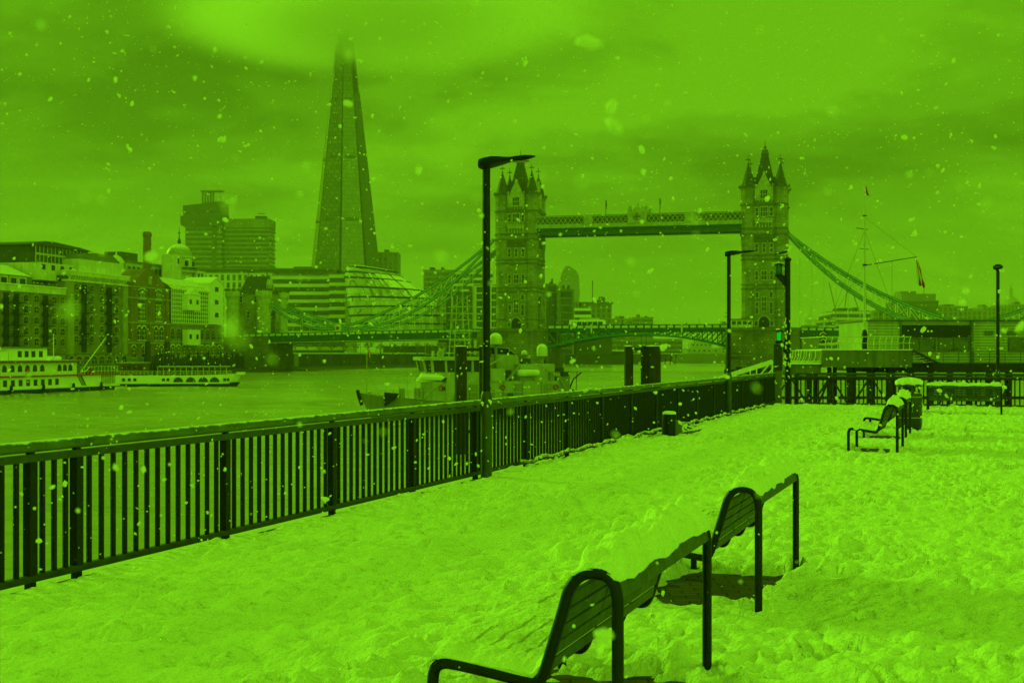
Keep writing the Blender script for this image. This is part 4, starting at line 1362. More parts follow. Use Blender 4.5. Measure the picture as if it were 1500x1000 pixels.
def bridge_tower(pos, label):
    root = empty('bridge_tower', pos, BRZ, label, 'bridge tower', 'stone towers of the bascule bridge')
    HB = 6.0
    b_ = MB()
    b_.box(-HB, HB, -HB, -3.3, 9.3, 21).box(-HB, HB, 3.3, HB, 9.3, 21).box(-HB, HB, -HB, HB, 21.001, 47.0)
    arch = [(-3.3 * cos(a), 15.6 + 4.6 * sin(a) ** .9) for a in np.linspace(0, pi, 13)]
    b_.prism_yz([(-3.3, 15.6)] + [(y, z) for y, z in arch[1:7]] + [(0, 20.999), (-3.3, 20.999)], -HB, HB)
    b_.prism_yz([(3.3, 15.6), (3.3, 20.999), (0, 20.999)] + [(y, z) for y, z in arch[6:12]], -HB, HB)
    b_.build('wall', STONE, root)
    for sx in (-1, 1):
        for sy in (-1, 1):
            tp = MB().lathe([(2.08, 9.3), (2.08, 33.8), (2.3, 35.2), (2.35, 37.2), (2.25, 37.6), (2.25, 50.6), (2.5, 51.0), (2.5, 51.6)], sx * 4.75, sy * 4.75, 8, pi / 8).build('corner_turret', STONE, root)
            MB().lathe([(2.6, 51.6), (2.05, 52.4), (1.0, 56.2), (.3, 58.3), (.12, 58.8)], sx * 4.75, sy * 4.75, 8, pi / 8).build('turret_roof', SLATE, tp)
            q = MB().cyl((sx * 4.75, sy * 4.75, 58.7), (sx * 4.75, sy * 4.75, 61.4), .1, n=5).box(sx * 4.75 - .75, sx * 4.75 + .75, sy * 4.75 - .1, sy * 4.75 + .1, 60.0, 60.3).box(sx * 4.75 - .1, sx * 4.75 + .1, sy * 4.75 - .75, sy * 4.75 - .11, 60.0, 60.3)
            q.sph((sx * 4.75, sy * 4.75, 58.9), .32, n=6, m=4)
            q.build('finial', STONED, tp)
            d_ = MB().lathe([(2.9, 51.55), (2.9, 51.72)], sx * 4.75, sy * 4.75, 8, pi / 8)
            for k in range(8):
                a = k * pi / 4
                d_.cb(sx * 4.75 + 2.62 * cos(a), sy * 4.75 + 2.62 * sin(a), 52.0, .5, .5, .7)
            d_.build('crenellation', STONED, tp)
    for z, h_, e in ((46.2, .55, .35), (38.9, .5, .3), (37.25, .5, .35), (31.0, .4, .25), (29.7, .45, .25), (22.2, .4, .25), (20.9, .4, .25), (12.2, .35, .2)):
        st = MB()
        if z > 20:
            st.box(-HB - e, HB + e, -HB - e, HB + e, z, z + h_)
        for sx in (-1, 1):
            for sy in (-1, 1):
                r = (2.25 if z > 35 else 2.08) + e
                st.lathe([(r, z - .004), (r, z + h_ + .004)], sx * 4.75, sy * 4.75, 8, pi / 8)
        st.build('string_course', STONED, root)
    for k in range(4):
        g = MB()
        pts = [(-2.35, 47.0), (2.35, 47.0), (2.35, 51.4), (2.0, 51.9), (1.6, 53.0), (.45, 55.2), (.2, 56.4), (-.2, 56.4), (-.45, 55.2), (-1.6, 53.0), (-2.0, 51.9), (-2.35, 51.4)]
        g.prism_xz(pts, -HB - .15, -HB + 1.2)
        g.box(-2.75, -2.351, -HB - .3, -HB + .5, 47, 52.6).box(2.351, 2.75, -HB - .3, -HB + .5, 47, 52.6)
        o = g.build('gable', STONEL, root)
        o.rotation_euler = (0, 0, k * pi / 2)
        o2 = MB().prism_xz([(-2.3, 47), (2.3, 47), (2.3, 51.2), (0, 55.4), (-2.3, 51.2)], -HB + 1.21, -.5).build('dormer_roof', SLATE, o)
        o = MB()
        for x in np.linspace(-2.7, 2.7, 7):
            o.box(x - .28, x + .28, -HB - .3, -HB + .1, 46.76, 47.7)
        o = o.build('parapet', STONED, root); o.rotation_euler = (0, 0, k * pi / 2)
        c = MB().box(-2.7, 2.7, -HB - .8, -HB, 40.9, 41.7).box(-2.9, 2.9, -HB - .95, -HB, 41.701, 41.95)
        for x in np.linspace(-2.3, 2.3, 6):
            c.prism_yz([(-HB, 39.5), (-HB - .2, 39.5), (-HB - .7, 40.899), (-HB, 40.899)], x - .22, x + .22)
            c.box(x - .25, x + .25, -HB - .9, -HB - .6, 41.951, 42.4)
        o = c.build('balcony', STONEL, root); o.rotation_euler = (0, 0, k * pi / 2)
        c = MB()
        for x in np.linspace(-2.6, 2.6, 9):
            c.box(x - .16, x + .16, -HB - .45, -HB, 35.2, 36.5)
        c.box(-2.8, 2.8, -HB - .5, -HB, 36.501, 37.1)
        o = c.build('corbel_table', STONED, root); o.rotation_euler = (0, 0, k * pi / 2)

        def W_(w_, h_, nx, nz, x, z, out=0.0):
            xx, yy = rot(k, x, -HB - out)
            stone_window(root, w_, h_, nx, nz, (xx, yy, z), k * pi / 2)
        W_(2.0, 2.5, 3, 2, 0, 48.2, .16)
        W_(2.0, 2.7, 3, 2, 0, 42.9); W_(.75, 2.4, 1, 2, -2.15, 43.0); W_(.75, 2.4, 1, 2, 2.15, 43.0)
        for x in (-2.2, 0, 2.2):
            W_(.75, 2.5, 1, 2, x, 32.1)
        W_(1.5, 2.6, 2, 2, 0, 23.8); W_(.7, 2.6, 1, 2, -2.2, 23.8); W_(.7, 2.6, 1, 2, 2.2, 23.8)
        if k % 2 == 0:
            W_(1.3, 4.2, 2, 3, 0, 14.4)
            for x in (-2.1, 2.1):
                W_(.8, 1.5, 1, 1, x, 18.5); W_(.8, 3.4, 1, 2, x, 13.6)
            dr = MB().prism_xz([(-1.5, 9.3), (1.5, 9.3)] + [(1.5 * cos(a), 11.3 + 1.5 * sin(a)) for a in np.linspace(0, pi, 8)], -HB - .06, -HB + .02)
            o = dr.build('door', DARK, root); o.rotation_euler = (0, 0, k * pi / 2)
            ar = MB().loft([[((1.5 + q * .45) * cos(a), -HB - yy, 11.3 + (1.5 + q * .45) * sin(a)) for q, yy in ((0, 0), (0, .22), (1, .22), (1, 0))] for a in np.linspace(0, pi, 10)])
            o = ar.build('door_arch', STONEL, root); o.rotation_euler = (0, 0, k * pi / 2)
            W_(.8, 1.4, 1, 1, -2.3, 10.0); W_(.8, 1.4, 1, 1, 2.3, 10.0)
        else:
            ar = MB().loft([[(-(3.3 + q * .6) * cos(a) if True else 0, -HB - yy, 15.6 + (4.6 + q * .6) * max(sin(a), 0) ** .9) for q, yy in ((0, -.2), (0, .3), (1, .3), (1, -.2))] for a in np.linspace(0, pi, 13)])
            o = ar.build('portal_arch', STONEL, root); o.rotation_euler = (0, 0, k * pi / 2)
    rf = MB().loft([[(h_ * sx, h_ * sy, z) for sx, sy in ((-1, -1), (1, -1), (1, 1), (-1, 1))] for z, h_ in ((46.9, 4.6), (49.5, 4.0), (56, 2.3), (62.2, .95))]).build('main_roof', SLATE, root)
    MB().box(-1.15, 1.15, -1.15, 1.15, 62.2, 62.7).box(-.9, .9, -.9, .9, 62.7, 63.6).cyl((0, 0, 63.6), (0, 0, 66.6), .22, .06, 6).sph((0, 0, 64.4), .5, n=7, m=4).build('roof_finial', STONED, rf)
    # pier in the river
    MB().loft([[(-10.5 - e, -14, z), (-6, -18.5 - e, z), (6, -18.5 - e, z), (10.5 + e, -14, z), (10.5 + e, 14, z), (6, 18.5 + e, z), (-6, 18.5 + e, z), (-10.5 - e, 14, z)] for z, e in ((-7, .5), (8.4, 0))]).build('pier', PIERST, root)
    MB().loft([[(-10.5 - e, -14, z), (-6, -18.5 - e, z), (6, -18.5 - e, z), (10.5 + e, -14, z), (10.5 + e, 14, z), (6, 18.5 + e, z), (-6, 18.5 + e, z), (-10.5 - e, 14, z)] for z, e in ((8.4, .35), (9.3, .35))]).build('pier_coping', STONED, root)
    MB().loft([[(-10.5 - e, -14, z), (-6, -18.5 - e, z), (6, -18.5 - e, z), (10.5 + e, -14, z), (10.5 + e, 14, z), (6, 18.5 + e, z), (-6, 18.5 + e, z), (-10.5 - e, 14, z)] for z, e in ((-7, .75), (-3.0, .68))]).build('dark_base', mat('pier_base_dark', (.02, .022, .015), .8, var=.4), root)  # darker band round the foot of the pier
    return root


TL = bridge_tower(BO, 'stone bridge tower standing partly behind the tall nearest lamp post')
TR = bridge_tower(BO + AX * SPAN, 'stone bridge tower with its whole front showing, beside the signal post')


def bp(s, y, z=0):
    q = BO + AX * s + AY * y
    return Vector((q.x, q.y, z))


# high level walkways
def walkway(y0, label):
    root = empty('high_walkway', bp(6.4, y0), BRZ, label, 'walkway', 'high level walkways')
    Lw = SPAN - 12.8
    MB().box(0, Lw, -1.6, 1.6, 44.15, 44.5).box(0, Lw, -1.6, 1.6, 41.75, 42.0).build('chord', WALKP, root)
    MB().box(0, Lw, -1.7, 1.7, 40.75, 41.745).build('floor_band', WALKP, root)
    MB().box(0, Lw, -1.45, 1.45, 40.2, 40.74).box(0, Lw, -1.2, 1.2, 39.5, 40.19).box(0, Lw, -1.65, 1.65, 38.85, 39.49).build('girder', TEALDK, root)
    n = 44
    for yy, half in ((-1.55, 0), (-1.55, 1), (1.55, 0), (1.55, 1)):
        b_ = MB()
        for k in range(half * n // 2, (half + 1) * n // 2):
            x0, x1 = Lw * k / n, Lw * (k + 1) / n
            xm = (x0 + x1) / 2
            if abs(xm - Lw / 2) < 2.6:
                continue
            b_.bar((x0, yy, 42.0), (x1, yy, 44.15), .1, .2).bar((x0, yy + .11, 44.15), (x1, yy + .11, 42.0), .1, .2)
        b_.build('lattice', WALKP, root)
    for fx in (.26, .75):
        MB().box(Lw * fx - 1.4, Lw * fx + 1.4, -1.75, 1.75, 41.9, 44.7).build('solid_panel', WALKP, root)
    MB().box(0, Lw, -1.2, 1.2, 42.001, 44.149).build('glazing', glass('walkway_glass', (.05, .055, .055), .3, cell=(2.4, 4)), root)
    MB().box(0, Lw, -1.7, 1.7, 44.501, 44.62).build('roof_snow', ROOFSNOW, root)
    c = MB().prism_xz([(-2.4, 41.8), (2.4, 41.8), (2.4, 45), (1.2, 45.6), (.5, 46.6), (-.5, 46.6), (-1.2, 45.6), (-2.4, 45)], -1.9, 1.9)
    for sx in (-1, 1):
        c.box(sx * 2.5 - .4, sx * 2.5 + .4, -2.1, 2.1, 41.6, 46.3).sph((sx * 2.5, 0, 46.9), .6, n=8, m=5)
    c.box(-.15, .15, -.15, .15, 46.6, 48.2).box(-.5, .5, -.1, .1, 47.3, 47.6)
    o = c.build('crest_panel', WALKP, root); o.location = (Lw / 2, 0, 0)
    sh = MB().lathe([(1.25, 0), (1.25, .15), (.9, .28)], n=16)
    o = sh.build('crest_shield', RED if False else mat('crest', (.30, .24, .12), .6, var=.6, scale=2), root)
    o.rotation_euler = (radians(90), 0, 0); o.location = (Lw / 2, -1.91, 43.7)
    fr = MB().box(-.12, .12, -2.25, -2.19, 42.6, 44.9).box(-1.2, 1.2, -2.25, -2.19, 43.6, 43.8)
    o = fr.build('crest_trim', TEALDK, root); o.location = (Lw / 2, 0, 0)
    return root


walkway(-4.4, 'nearer high level walkway between the two stone towers, with pale lattice sides')
walkway(4.4, 'farther high level walkway, glimpsed behind the nearer one')
for s_, nm in ((27.5, 'tiny flag on a pole standing on the high walkway, left of its crest'), (44.5, 'tiny flag on a pole standing on the high walkway, right of its crest')):
    r = empty('flag', bp(s_, 0, 44.5), 0, nm, 'flag')
    MB().cyl((0, 0, 0), (0, 0, 5.4), .09, n=5).box(-1.5, 1.5, -4.6, 4.6, -.1, .05).build('pole', DARKM, r)
    MB().loft([[(.1 + .1 * sin(z), -.1, z), (.32 + .1 * sin(z * 2), .1, z), (.3, .2, z)] for z in np.linspace(2.4, 5.2, 6)]).build('cloth_panel', DARKM, r)

# suspension chains: two lens shaped trusses on each side of the river
def chain(dirn, y, label):
    """dirn -1: from the left tower towards the south bank, +1: from the right tower"""
    base = 0 if dirn < 0 else SPAN
    root = empty('suspension_chain', (0, 0, 0), 0, label, 'bridge chain', 'suspension chains of the bridge')

    def P(d_, z):
        return bp(base + dirn * d_, y, z)
    T, Q, A = (7.0, 37.6), (59.5, 9.9), (84.5, 18.2)

    def truss(a, b2, up, lo, n):
        ups, los = [], []
        for k in range(n + 1):
            q = k / n
            d_ = a[0] + (b2[0] - a[0]) * q
            zl = a[1] + (b2[1] - a[1]) * q
            ups.append(P(d_, zl - 4 * q * (1 - q) * up))
            los.append(P(d_, zl - 4 * q * (1 - q) * lo))
        return ups, los
    u1, l1 = truss(T, Q, 4.0, 8.4, 15)
    u2, l2 = truss(Q, A, .3, 3.0, 8)
    for nm, seg in (('upper_chord', (u1, u2)), ('lower_chord', (l1, l2))):
        b_ = MB()
        for pts in seg:
            for k in range(len(pts) - 1):
                b_.bar(pts[k], pts[k + 1] + (pts[k + 1] - pts[k]) * .02, .55, .80)
        b_.build(nm, TEAL, root)
        b_ = MB()
        for pts in seg:
            for k in range(len(pts) - 1):
                b_.bar(pts[k], pts[k + 1] + (pts[k + 1] - pts[k]) * .02, .66, .16)
        b_.build('flange', PALE, root)
    b_ = MB()
    for us, ls in ((u1, l1), (u2, l2)):
        for k in range(1, len(us) - 1):
            b_.bar(us[k], ls[k], .22, .22)
        for k in range(len(us) - 1):
            b_.bar(us[k], ls[k + 1], .2, .22)
            if k % 2:
                b_.bar(ls[k], us[k + 1], .16, .16)
    b_.build('web', PALE, root)
    for ls, n_, zb in ((l1, 15, 8.0), (l2, 8, 7.5)):
        for k in range(1, n_):
            p_ = ls[k]
            if p_.z > zb + 1.2:
                MB().cyl((p_.x, p_.y, zb), (p_.x, p_.y, p_.z), .055, n=5).build('hanger', PALE, root)
    dd = MB().lathe([(1.05, -.5), (1.2, -.3), (1.2, .3), (1.05, .5)], n=20).build('pin_disc', mat('disc_white', (.6, .6, .58), .5), root, smooth=True)
    q = P(Q[0], Q[1])
    dd.location = q
    dd.rotation_euler = (radians(90), 0, BRZ)
    MB().lathe([(.5, -.62), (.55, -.55), (.55, .55), (.5, .62)], n=14).build('boss', RED, dd, smooth=True)
    return root


chain(-1, -6.6, 'nearer teal suspension chain left of the bridge towers, in front of the round glass building')
chain(-1, 6.6, 'farther teal suspension chain left of the bridge towers')
chain(1, -6.6, 'nearer teal suspension chain falling to the right behind the white mast')
chain(1, 6.6, 'farther teal suspension chain right of the bridge towers')


# road decks
def side_deck(s0, s1, z0, z1, label):
    root = empty('bridge_deck', (0, 0, 0), 0, label, 'bridge deck', 'approach decks of the bridge')

    def strip(name, mm, ya, yb, da, db):
        MB().loft([[bp(s, ya, z + da), bp(s, yb, z + da), bp(s, yb, z + db), bp(s, ya, z + db)] for s, z in ((s0, z0), (s1, z1))]).build(name, mm, root)
    strip('road', ROOFSNOW, -8.9, 8.9, -1.3, -1.05)
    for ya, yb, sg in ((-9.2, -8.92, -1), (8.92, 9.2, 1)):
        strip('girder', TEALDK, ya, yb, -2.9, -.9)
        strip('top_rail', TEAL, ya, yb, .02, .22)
        strip('bottom_flange', PALE, ya - .15, yb + .15, -3.06, -2.905)
        b_ = MB()
        n = int(abs(s1 - s0) / 2.3)
        for k in range(n):
            sa = s0 + (s1 - s0) * (k + .12) / n
            sb = s0 + (s1 - s0) * (k + .88) / n
            za, zb = z0 + (z1 - z0) * (k + .12) / n, z0 + (z1 - z0) * (k + .88) / n
            b_.loft([[bp(s, ya + .03, z - .75), bp(s, yb - .03, z - .75), bp(s, yb - .03, z - .08), bp(s, ya + .03, z - .08)] for s, z in ((sa, za), (sb, zb))])
        b_.build('parapet_panels', PALE, root)
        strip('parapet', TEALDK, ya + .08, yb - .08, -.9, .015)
    return root


side_deck(-92, -10.8, 8.0, 9.35, 'level bridge road deck left of the towers with pale parapet panels')
side_deck(SPAN + 10.8, SPAN + 92, 9.35, 8.0, 'bridge road deck right of the towers, mostly hidden by the pier building')


def bascule(s0, s1, label):
    root = empty('bascule_leaf', (0, 0, 0), 0, label, 'bascule', 'lifting halves of the bridge roadway')
    n = 9

    def low(q):
        return 3.6 + 3.9 * (1 - (1 - q) ** 2)
    for y in (-8.0, 8.0):
        b_ = MB()
        for k in range(n):
            qa, qb = k / n, (k + 1) / n
            sa, sb = s0 + (s1 - s0) * qa, s0 + (s1 - s0) * qb
            b_.bar(bp(sa, y, low(qa)), bp(sb, y, low(qb)), .5, .55)
            b_.bar(bp(sa, y, low(qa)), bp(sa, y, 8.5), .32, .32)
            if k < n - 1:
                b_.bar(bp(sa, y, 8.5), bp(sb, y, low(qb)), .3, .36)
        b_.build('arched_truss', TEAL, root)
        b_ = MB().loft([[bp(s, y - .25, 8.4), bp(s, y + .25, 8.4), bp(s, y + .25, 9.3), bp(s, y - .25, 9.3)] for s in (s0, s1)])
        b_.loft([[bp(s, y - .15, 10.4), bp(s, y + .15, 10.4), bp(s, y + .15, 10.55), bp(s, y - .15, 10.55)] for s in (s0, s1)])
        b_.loft([[bp(s, y - .06, 9.31), bp(s, y + .06, 9.31), bp(s, y + .06, 10.39), bp(s, y - .06, 10.39)] for s in (s0, s1)])
        b_.build('edge_girder', TEALDK, root)
        b_ = MB()
        for k in range(12):
            sa, sb = s0 + (s1 - s0) * (k + .12) / 12, s0 + (s1 - s0) * (k + .88) / 12
            b_.loft([[bp(s, y - .1, 9.5), bp(s, y + .1, 9.5), bp(s, y + .1, 10.25), bp(s, y - .1, 10.25)] for s in (sa, sb)])
        b_.build('parapet_panels', PALE, root)
    MB().loft([[bp(s, -7.7, 9.0), bp(s, 7.7, 9.0), bp(s, 7.7, 9.25), bp(s, -7.7, 9.25)] for s in (s0, s1)]).build('road', ROOFSNOW, root)
    MB().bar(bp(s0 + (s1 - s0) * .5, -8.2, 8.0), bp(s0 + (s1 - s0) * .5, -8.2, 10.7), .5, .4).build('marker_post', PALE, root)
    return root


bascule(10.6, SPAN / 2 - .08, 'lifting half of the bridge roadway hinged at the left tower')
bascule(SPAN - 10.6, SPAN / 2 + .08, 'lifting half of the bridge roadway hinged at the right tower')

# little control cabin and chevron board
r = empty('control_cabin', bp(SPAN - 9.4, -15.5, 9.3), BRZ, 'small pale flat roofed cabin on the stone pier left of the right tower', 'cabin')
MB().box(0, 6.5, 0, 3, 0, 2.3).build('wall', CREAM, r)
MB().box(-.3, 6.8, -.3, 3.3, 2.301, 2.6).build('roof', ROOFSNOW, r)
for x in (.6, 2.2, 3.8, 5.2):
    MB().box(x, x + 1.1, -.05, .02, .9, 1.9).build('window', PANE, r)
MB().cyl((-.8, 1, 0), (-.8, 1, 5.2), .1, n=5).box(-1.6, 0, .9, 1.1, 3.2, 3.4).box(-1.3, -.3, .9, 1.1, 4.2, 4.4).build('aerial', DARKM, r)
r = empty('navigation_board', bp(SPAN + 17.3, -9.6, 4.9), BRZ, 'black board with three pale upward chevrons hung on the right bridge deck', 'sign')
MB().box(-1.05, 1.05, 0, .12, -.2, 3.4).build('board', BLACK, r)
b_ = MB()
for k in range(3):
    z = .2 + k * 1.0
    b_.prism_xz([(-.9, z), (0, z + .7), (.9, z), (.9, z + .42), (0, z + 1.12), (-.9, z + .42)], -.05, -.005)
b_.build('chevrons', mat('chevron', (.62, .6, .45), .5), r)

# south abutment gatehouse
r = empty('abutment_gatehouse', bp(-91, 0), BRZ, 'stone gatehouse with steep roof and corner turrets where the bridge meets the far bank', 'gatehouse')
MB().box(-5.5, 5.5, -7, -3.2, 6, 17).box(-5.5, 5.5, 3.2, 7, 6, 17).box(-5.5, 5.5, -7, 7, 17.001, 21.5).build('wall', STONE, r)
MB().box(-7.5, 8.5, -10, 10, -6, 7.2).build('base', PIERST, r)
for sx in (-1, 1):
    for sy in (-1, 1):
        tq = MB().lathe([(2.3, 6), (2.3, 19.5), (2.75, 20.6), (2.75, 22.4)], sx * 5.4, sy * 6.9, 8, pi / 8).build('corner_turret', STONEL, r)
        d_ = MB().lathe([(2.75, 22.3), (2.75, 22.5)], sx * 5.4, sy * 6.9, 8, pi / 8)
        for k in range(8):
            a = k * pi / 4 + pi / 8
            d_.cb(sx * 5.4 + 2.4 * cos(a), sy * 6.9 + 2.4 * sin(a), 22.75, .9, .9, .7)
        d_.build('crenellation', STONED, tq)
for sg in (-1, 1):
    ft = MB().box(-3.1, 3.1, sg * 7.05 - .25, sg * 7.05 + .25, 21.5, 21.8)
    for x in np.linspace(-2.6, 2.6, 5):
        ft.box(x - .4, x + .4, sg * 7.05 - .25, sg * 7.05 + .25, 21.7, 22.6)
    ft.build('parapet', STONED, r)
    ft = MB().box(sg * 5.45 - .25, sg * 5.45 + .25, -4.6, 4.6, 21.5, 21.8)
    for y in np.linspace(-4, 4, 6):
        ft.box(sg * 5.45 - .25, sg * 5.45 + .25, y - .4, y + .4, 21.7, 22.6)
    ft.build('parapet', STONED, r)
rf = MB().loft([[(-4.2, -5.6, 21.51), (4.2, -5.6, 21.51), (4.2, 5.6, 21.51), (-4.2, 5.6, 21.51)], [(-3.4, -.5, 27.5), (3.4, -.5, 27.5), (3.4, .5, 27.5), (-3.4, .5, 27.5)]]).build('roof', SLATE, r)
MB().cyl((-3.4, 0, 27.4), (-3.4, 0, 30.5), .2, .05, 5).cyl((3.4, 0, 27.4), (3.4, 0, 30.5), .2, .05, 5).build('finial', STONED, rf)
dm = MB().prism_yz([(-1.6, 21.6), (1.6, 21.6), (1.6, 24.5), (0, 26.6), (-1.6, 24.5)], 2.0, 5.3).build('dormer', STONEL, r)
for loc, rz in (((0, -7.0, 13.5), 0), ((-2.6, -7, 18.6), 0), ((2.6, -7, 18.6), 0)):
    stone_window(r, .9, 2.0, 1, 2, loc, rz)
stone_window(r, 1.2, 2.0, 2, 1, (5.3, 0, 22.4), pi / 2)
ar = MB().loft([[(5.5 + yy, (3.2 + q * .6) * cos(a), 12.6 + (3.6 + q * .6) * sin(a)) for q, yy in ((0, -.1), (0, .35), (1, .35), (1, -.1))] for a in np.linspace(0, pi, 12)])
ar.build('portal_arch', STONEL, r)
sp = MB()
for sg in (-1, 1):
    sp.prism_yz([(sg * 3.2, 12.6)] + [(sg * 3.2 * cos(a), 12.6 + 3.6 * sin(a)) for a in np.linspace(.2, pi / 2, 6)] + [(0, 16.999), (sg * 3.2, 16.999)], -5.5, 5.5)
sp.build('portal_spandrel', STONE, r)
# bus and walkers on the bridge
r = empty('bus', bp(15.2, 3, 9.25), BRZ, 'long pale bus crossing the bridge just right of the left tower', 'bus')
MB().prism_xz([(0, .35), (11.3, .35), (11.4, 2.0), (11.2, 3.0), (10.9, 3.1), (.3, 3.1), (0, 2.9)], 0, 2.5).build('body', WHITESNOW, r)
for k in range(6):
    MB().box(.8 + k * 1.7, 2.3 + k * 1.7, -.03, .02, 1.4, 2.5).build('window', PANE, r)
for x in (2.2, 9.0):
    o = MB().lathe([(.5, 0), (.5, .28)], n=14).build('wheel', BLACK, r); o.rotation_euler = (radians(90), 0, 0); o.location = (x, .27, .5)


COAT = mat('dark_coat', (.03, .03, .035), .9)
for s_, nm in ((33.6, 'tiny person in a dark coat walking on the left half of the bridge roadway'), (53.5, 'tiny person in a dark coat walking on the right half of the bridge roadway'), (38.8, 'tiny person standing in the middle of the bridge')):
    q = MB()
    z0 = 9.3
    r = empty('person', bp(s_, -7.0, z0), BRZ, nm, 'person', 'people crossing the bridge')
    q.loft([[(x + rx * cos(a), ry * sin(a), z) for a in np.linspace(0, 2 * pi, 9)[:-1]] for x, rx, ry, z in ((0, .17, .2, .8), (0, .18, .22, 1.1), (0, .16, .25, 1.4), (0, .07, .08, 1.52), (.01, .11, .10, 1.62), (.01, .1, .09, 1.78), (.01, .02, .02, 1.84))])
    for sg in (1, -1):
        q.tube([(0, .1 * sg, .85), (.12 * sg, .1 * sg, .45), (.2 * sg - .05, .1 * sg, .05), (.2 * sg + .1, .1 * sg, .03)], .08, 6, [.1, .08, .055, .05])
        q.tube([(0, .22 * sg, 1.4), (-.08 * sg, .27 * sg, 1.1), (.05 - .1 * sg, .27 * sg, .85)], .06, 6, [.07, .06, .045])
    q.build('body', COAT, r, smooth=True)

# ================================================================== SOUTH BANK WAREHOUSES
BKP, BKR = Vector((-86, 436, 0)), Vector((0.242, 0.970, 0))
BKZ = atan2(0.970, 0.242)


def tpx(px, off=0.0):
    """metres along the bank line (or a line off metres inland) where the photograph's column px meets it"""
    k = (px - 750) / F
    return (k * (BKP.y + .242 * off) - (BKP.x - .97 * off)) / (BKR.x - BKR.y * k)


def bank(px):
    return BKP + BKR * tpx(px)


def zpx(px, py):
    return EYE + (HOR - py) / F * bank(px).y


def facade(name, px0, label, cat='warehouse', off=0.0):
    q = BKP + BKR * tpx(px0, off) + Vector((-BKR.y, BKR.x, 0)) * off
    return empty(name, (q.x, q.y, 0), BKZ, label, cat), (lambda px, o=0.0: tpx(px, off + o) - tpx(px0, off))


LINT = mat('window_lintel', (.36, .34, .28), .8, var=.2)
WWIN = {}


def ware_window(root, x, z, w_=1.5, h_=1.65, arch=True, white=False, y=0.0):
    key = (w_, h_, arch, white)
    if key not in WWIN:
        pts = [(-w_ / 2, 0), (w_ / 2, 0), (w_ / 2, h_ * .8)] + ([(w_ * .25, h_ * .96), (0, h_), (-w_ * .25, h_ * .96)] if arch else [(w_ / 2, h_), (-w_ / 2, h_)]) + [(-w_ / 2, h_ * .8)]
        pn = MB().prism_xz(pts, -.03, .04).mesh('pane', PANE)
        f_ = MB().box(-w_ / 2 - .15, w_ / 2 + .15, -.16, .04, -.2, 0)
        if arch:
            f_.loft([[((w_ / 2 + .02 + q * .3) * cos(a), -yy, h_ * .8 + (h_ * .2 + q * .3) * sin(a)) for q, yy in ((0, 0), (0, .1), (1, .1), (1, 0))] for a in np.linspace(0, pi, 7)])
        else:
            f_.box(-w_ / 2 - .15, w_ / 2 + .15, -.12, .04, h_, h_ + .25)
        nb = 2 if not white else max(2, int(w_ / .7))
        for k in range(1, nb):
            xx = -w_ / 2 + w_ * k / nb
            f_.box(xx - .05, xx + .05, -.07, -.031, 0, h_ * .8)
        for k in range(1, max(2, int(h_ / 1.0))):
            zz_ = h_ * k / max(2, int(h_ / 1.0))
            f_.box(-w_ / 2, w_ / 2, -.065, -.031, zz_ - .05, zz_ + .05)
        WWIN[key] = (f_.mesh('window', WHITE if white else LINT), pn)
    a, b2 = WWIN[key]
    o = link('window', a, root, (x, y, z))
    link('pane', b2, o)


def balcony_stack(root, x, w_, z0, z1, floors, y=0.0):
    MB().box(x - w_ / 2, x + w_ / 2, y - .05, y + .05, z0, z1).build('loading_bay', DARK, root)
    for z in floors:
        b_ = MB().box(x - w_ * .95, x + w_ * .95, y - 1.3, y - .06, z - .15, z)
        for xx in np.linspace(x - w_ * .93, x + w_ * .93, 7):
            b_.bar((xx, y - 1.27, z), (xx, y - 1.27, z + 1.1), .06, .06)
        b_.bar((x - w_ * .95, y - 1.27, z + 1.1), (x + w_ * .95, y - 1.27, z + 1.1), .07, .07)
        b_.box(x - w_ * .9, x - w_ * .5, y - .9, y - .5, z, z + .8)
        b_.build('balcony', BLACK, root)


# left block
r, fx = facade('warehouse', -80, 'long brick warehouse with iron balconies and a white cornice at the left edge')
x1 = fx(98.5)
MB().box(0, x1, 0, 26, -5, 16.4).build('wall', STOCK, r)
MB().box(-.1, x1, -.35, 1, 16.41, 18.0).build('cornice', CREAM, r)
MB().box(-.1, x1, -.6, 1, 18.01, 18.25).build('cornice_snow', SNOW, r)
MB().prism_yz([(4, 16.4), (4, 20.6), (11, 23.6), (20, 23.6), (26, 16.4)], 0, x1 - 9).build('roof', ROOFSNOW, r)
for px in (8, 23, 37, 50):
    q = MB().box(fx(px) - 1.6, fx(px) + 1.6, 3.2, 6, 17.9, 20.4)
    o = q.build('dormer', CREAM, r)
    MB().box(fx(px) - 1.1, fx(px) + 1.1, 3.15, 3.22, 18.3, 19.9).build('pane', PANE, o)
    MB().box(fx(px) - 1.8, fx(px) + 1.8, 3.0, 6, 20.41, 20.6).build('dormer_roof', ROOFSNOW, o)
FL = [14.2, 11.5, 8.9, 6.3, 3.7]
for z in FL:
    for px in (-66, -58, -38, -30, 38, 53.5, 79.5, 91.5):
        ware_window(r, fx(px), z)
for px in (-48, -18, 9, 24, 66.5):
    balcony_stack(r, fx(px), 2.2, 1.6, 16.0, [z - .35 for z in FL])
MB().box(0, x1, -.12, -.001, 1.4, 1.75).build('plinth_band', STONED, r)
for px in range(-70, 96, 14):
    ware_window(r, fx(px), -1.9, 2.0, 2.9)
b_ = MB()
for k in range(14):
    b_.sph((fx(60) + k * 1.6, 1.8 + random.random(), 18.6), .5, .5, random.uniform(.35, .7), 6, 4)
b_.build('roof_planting', BARK, r, smooth=True)

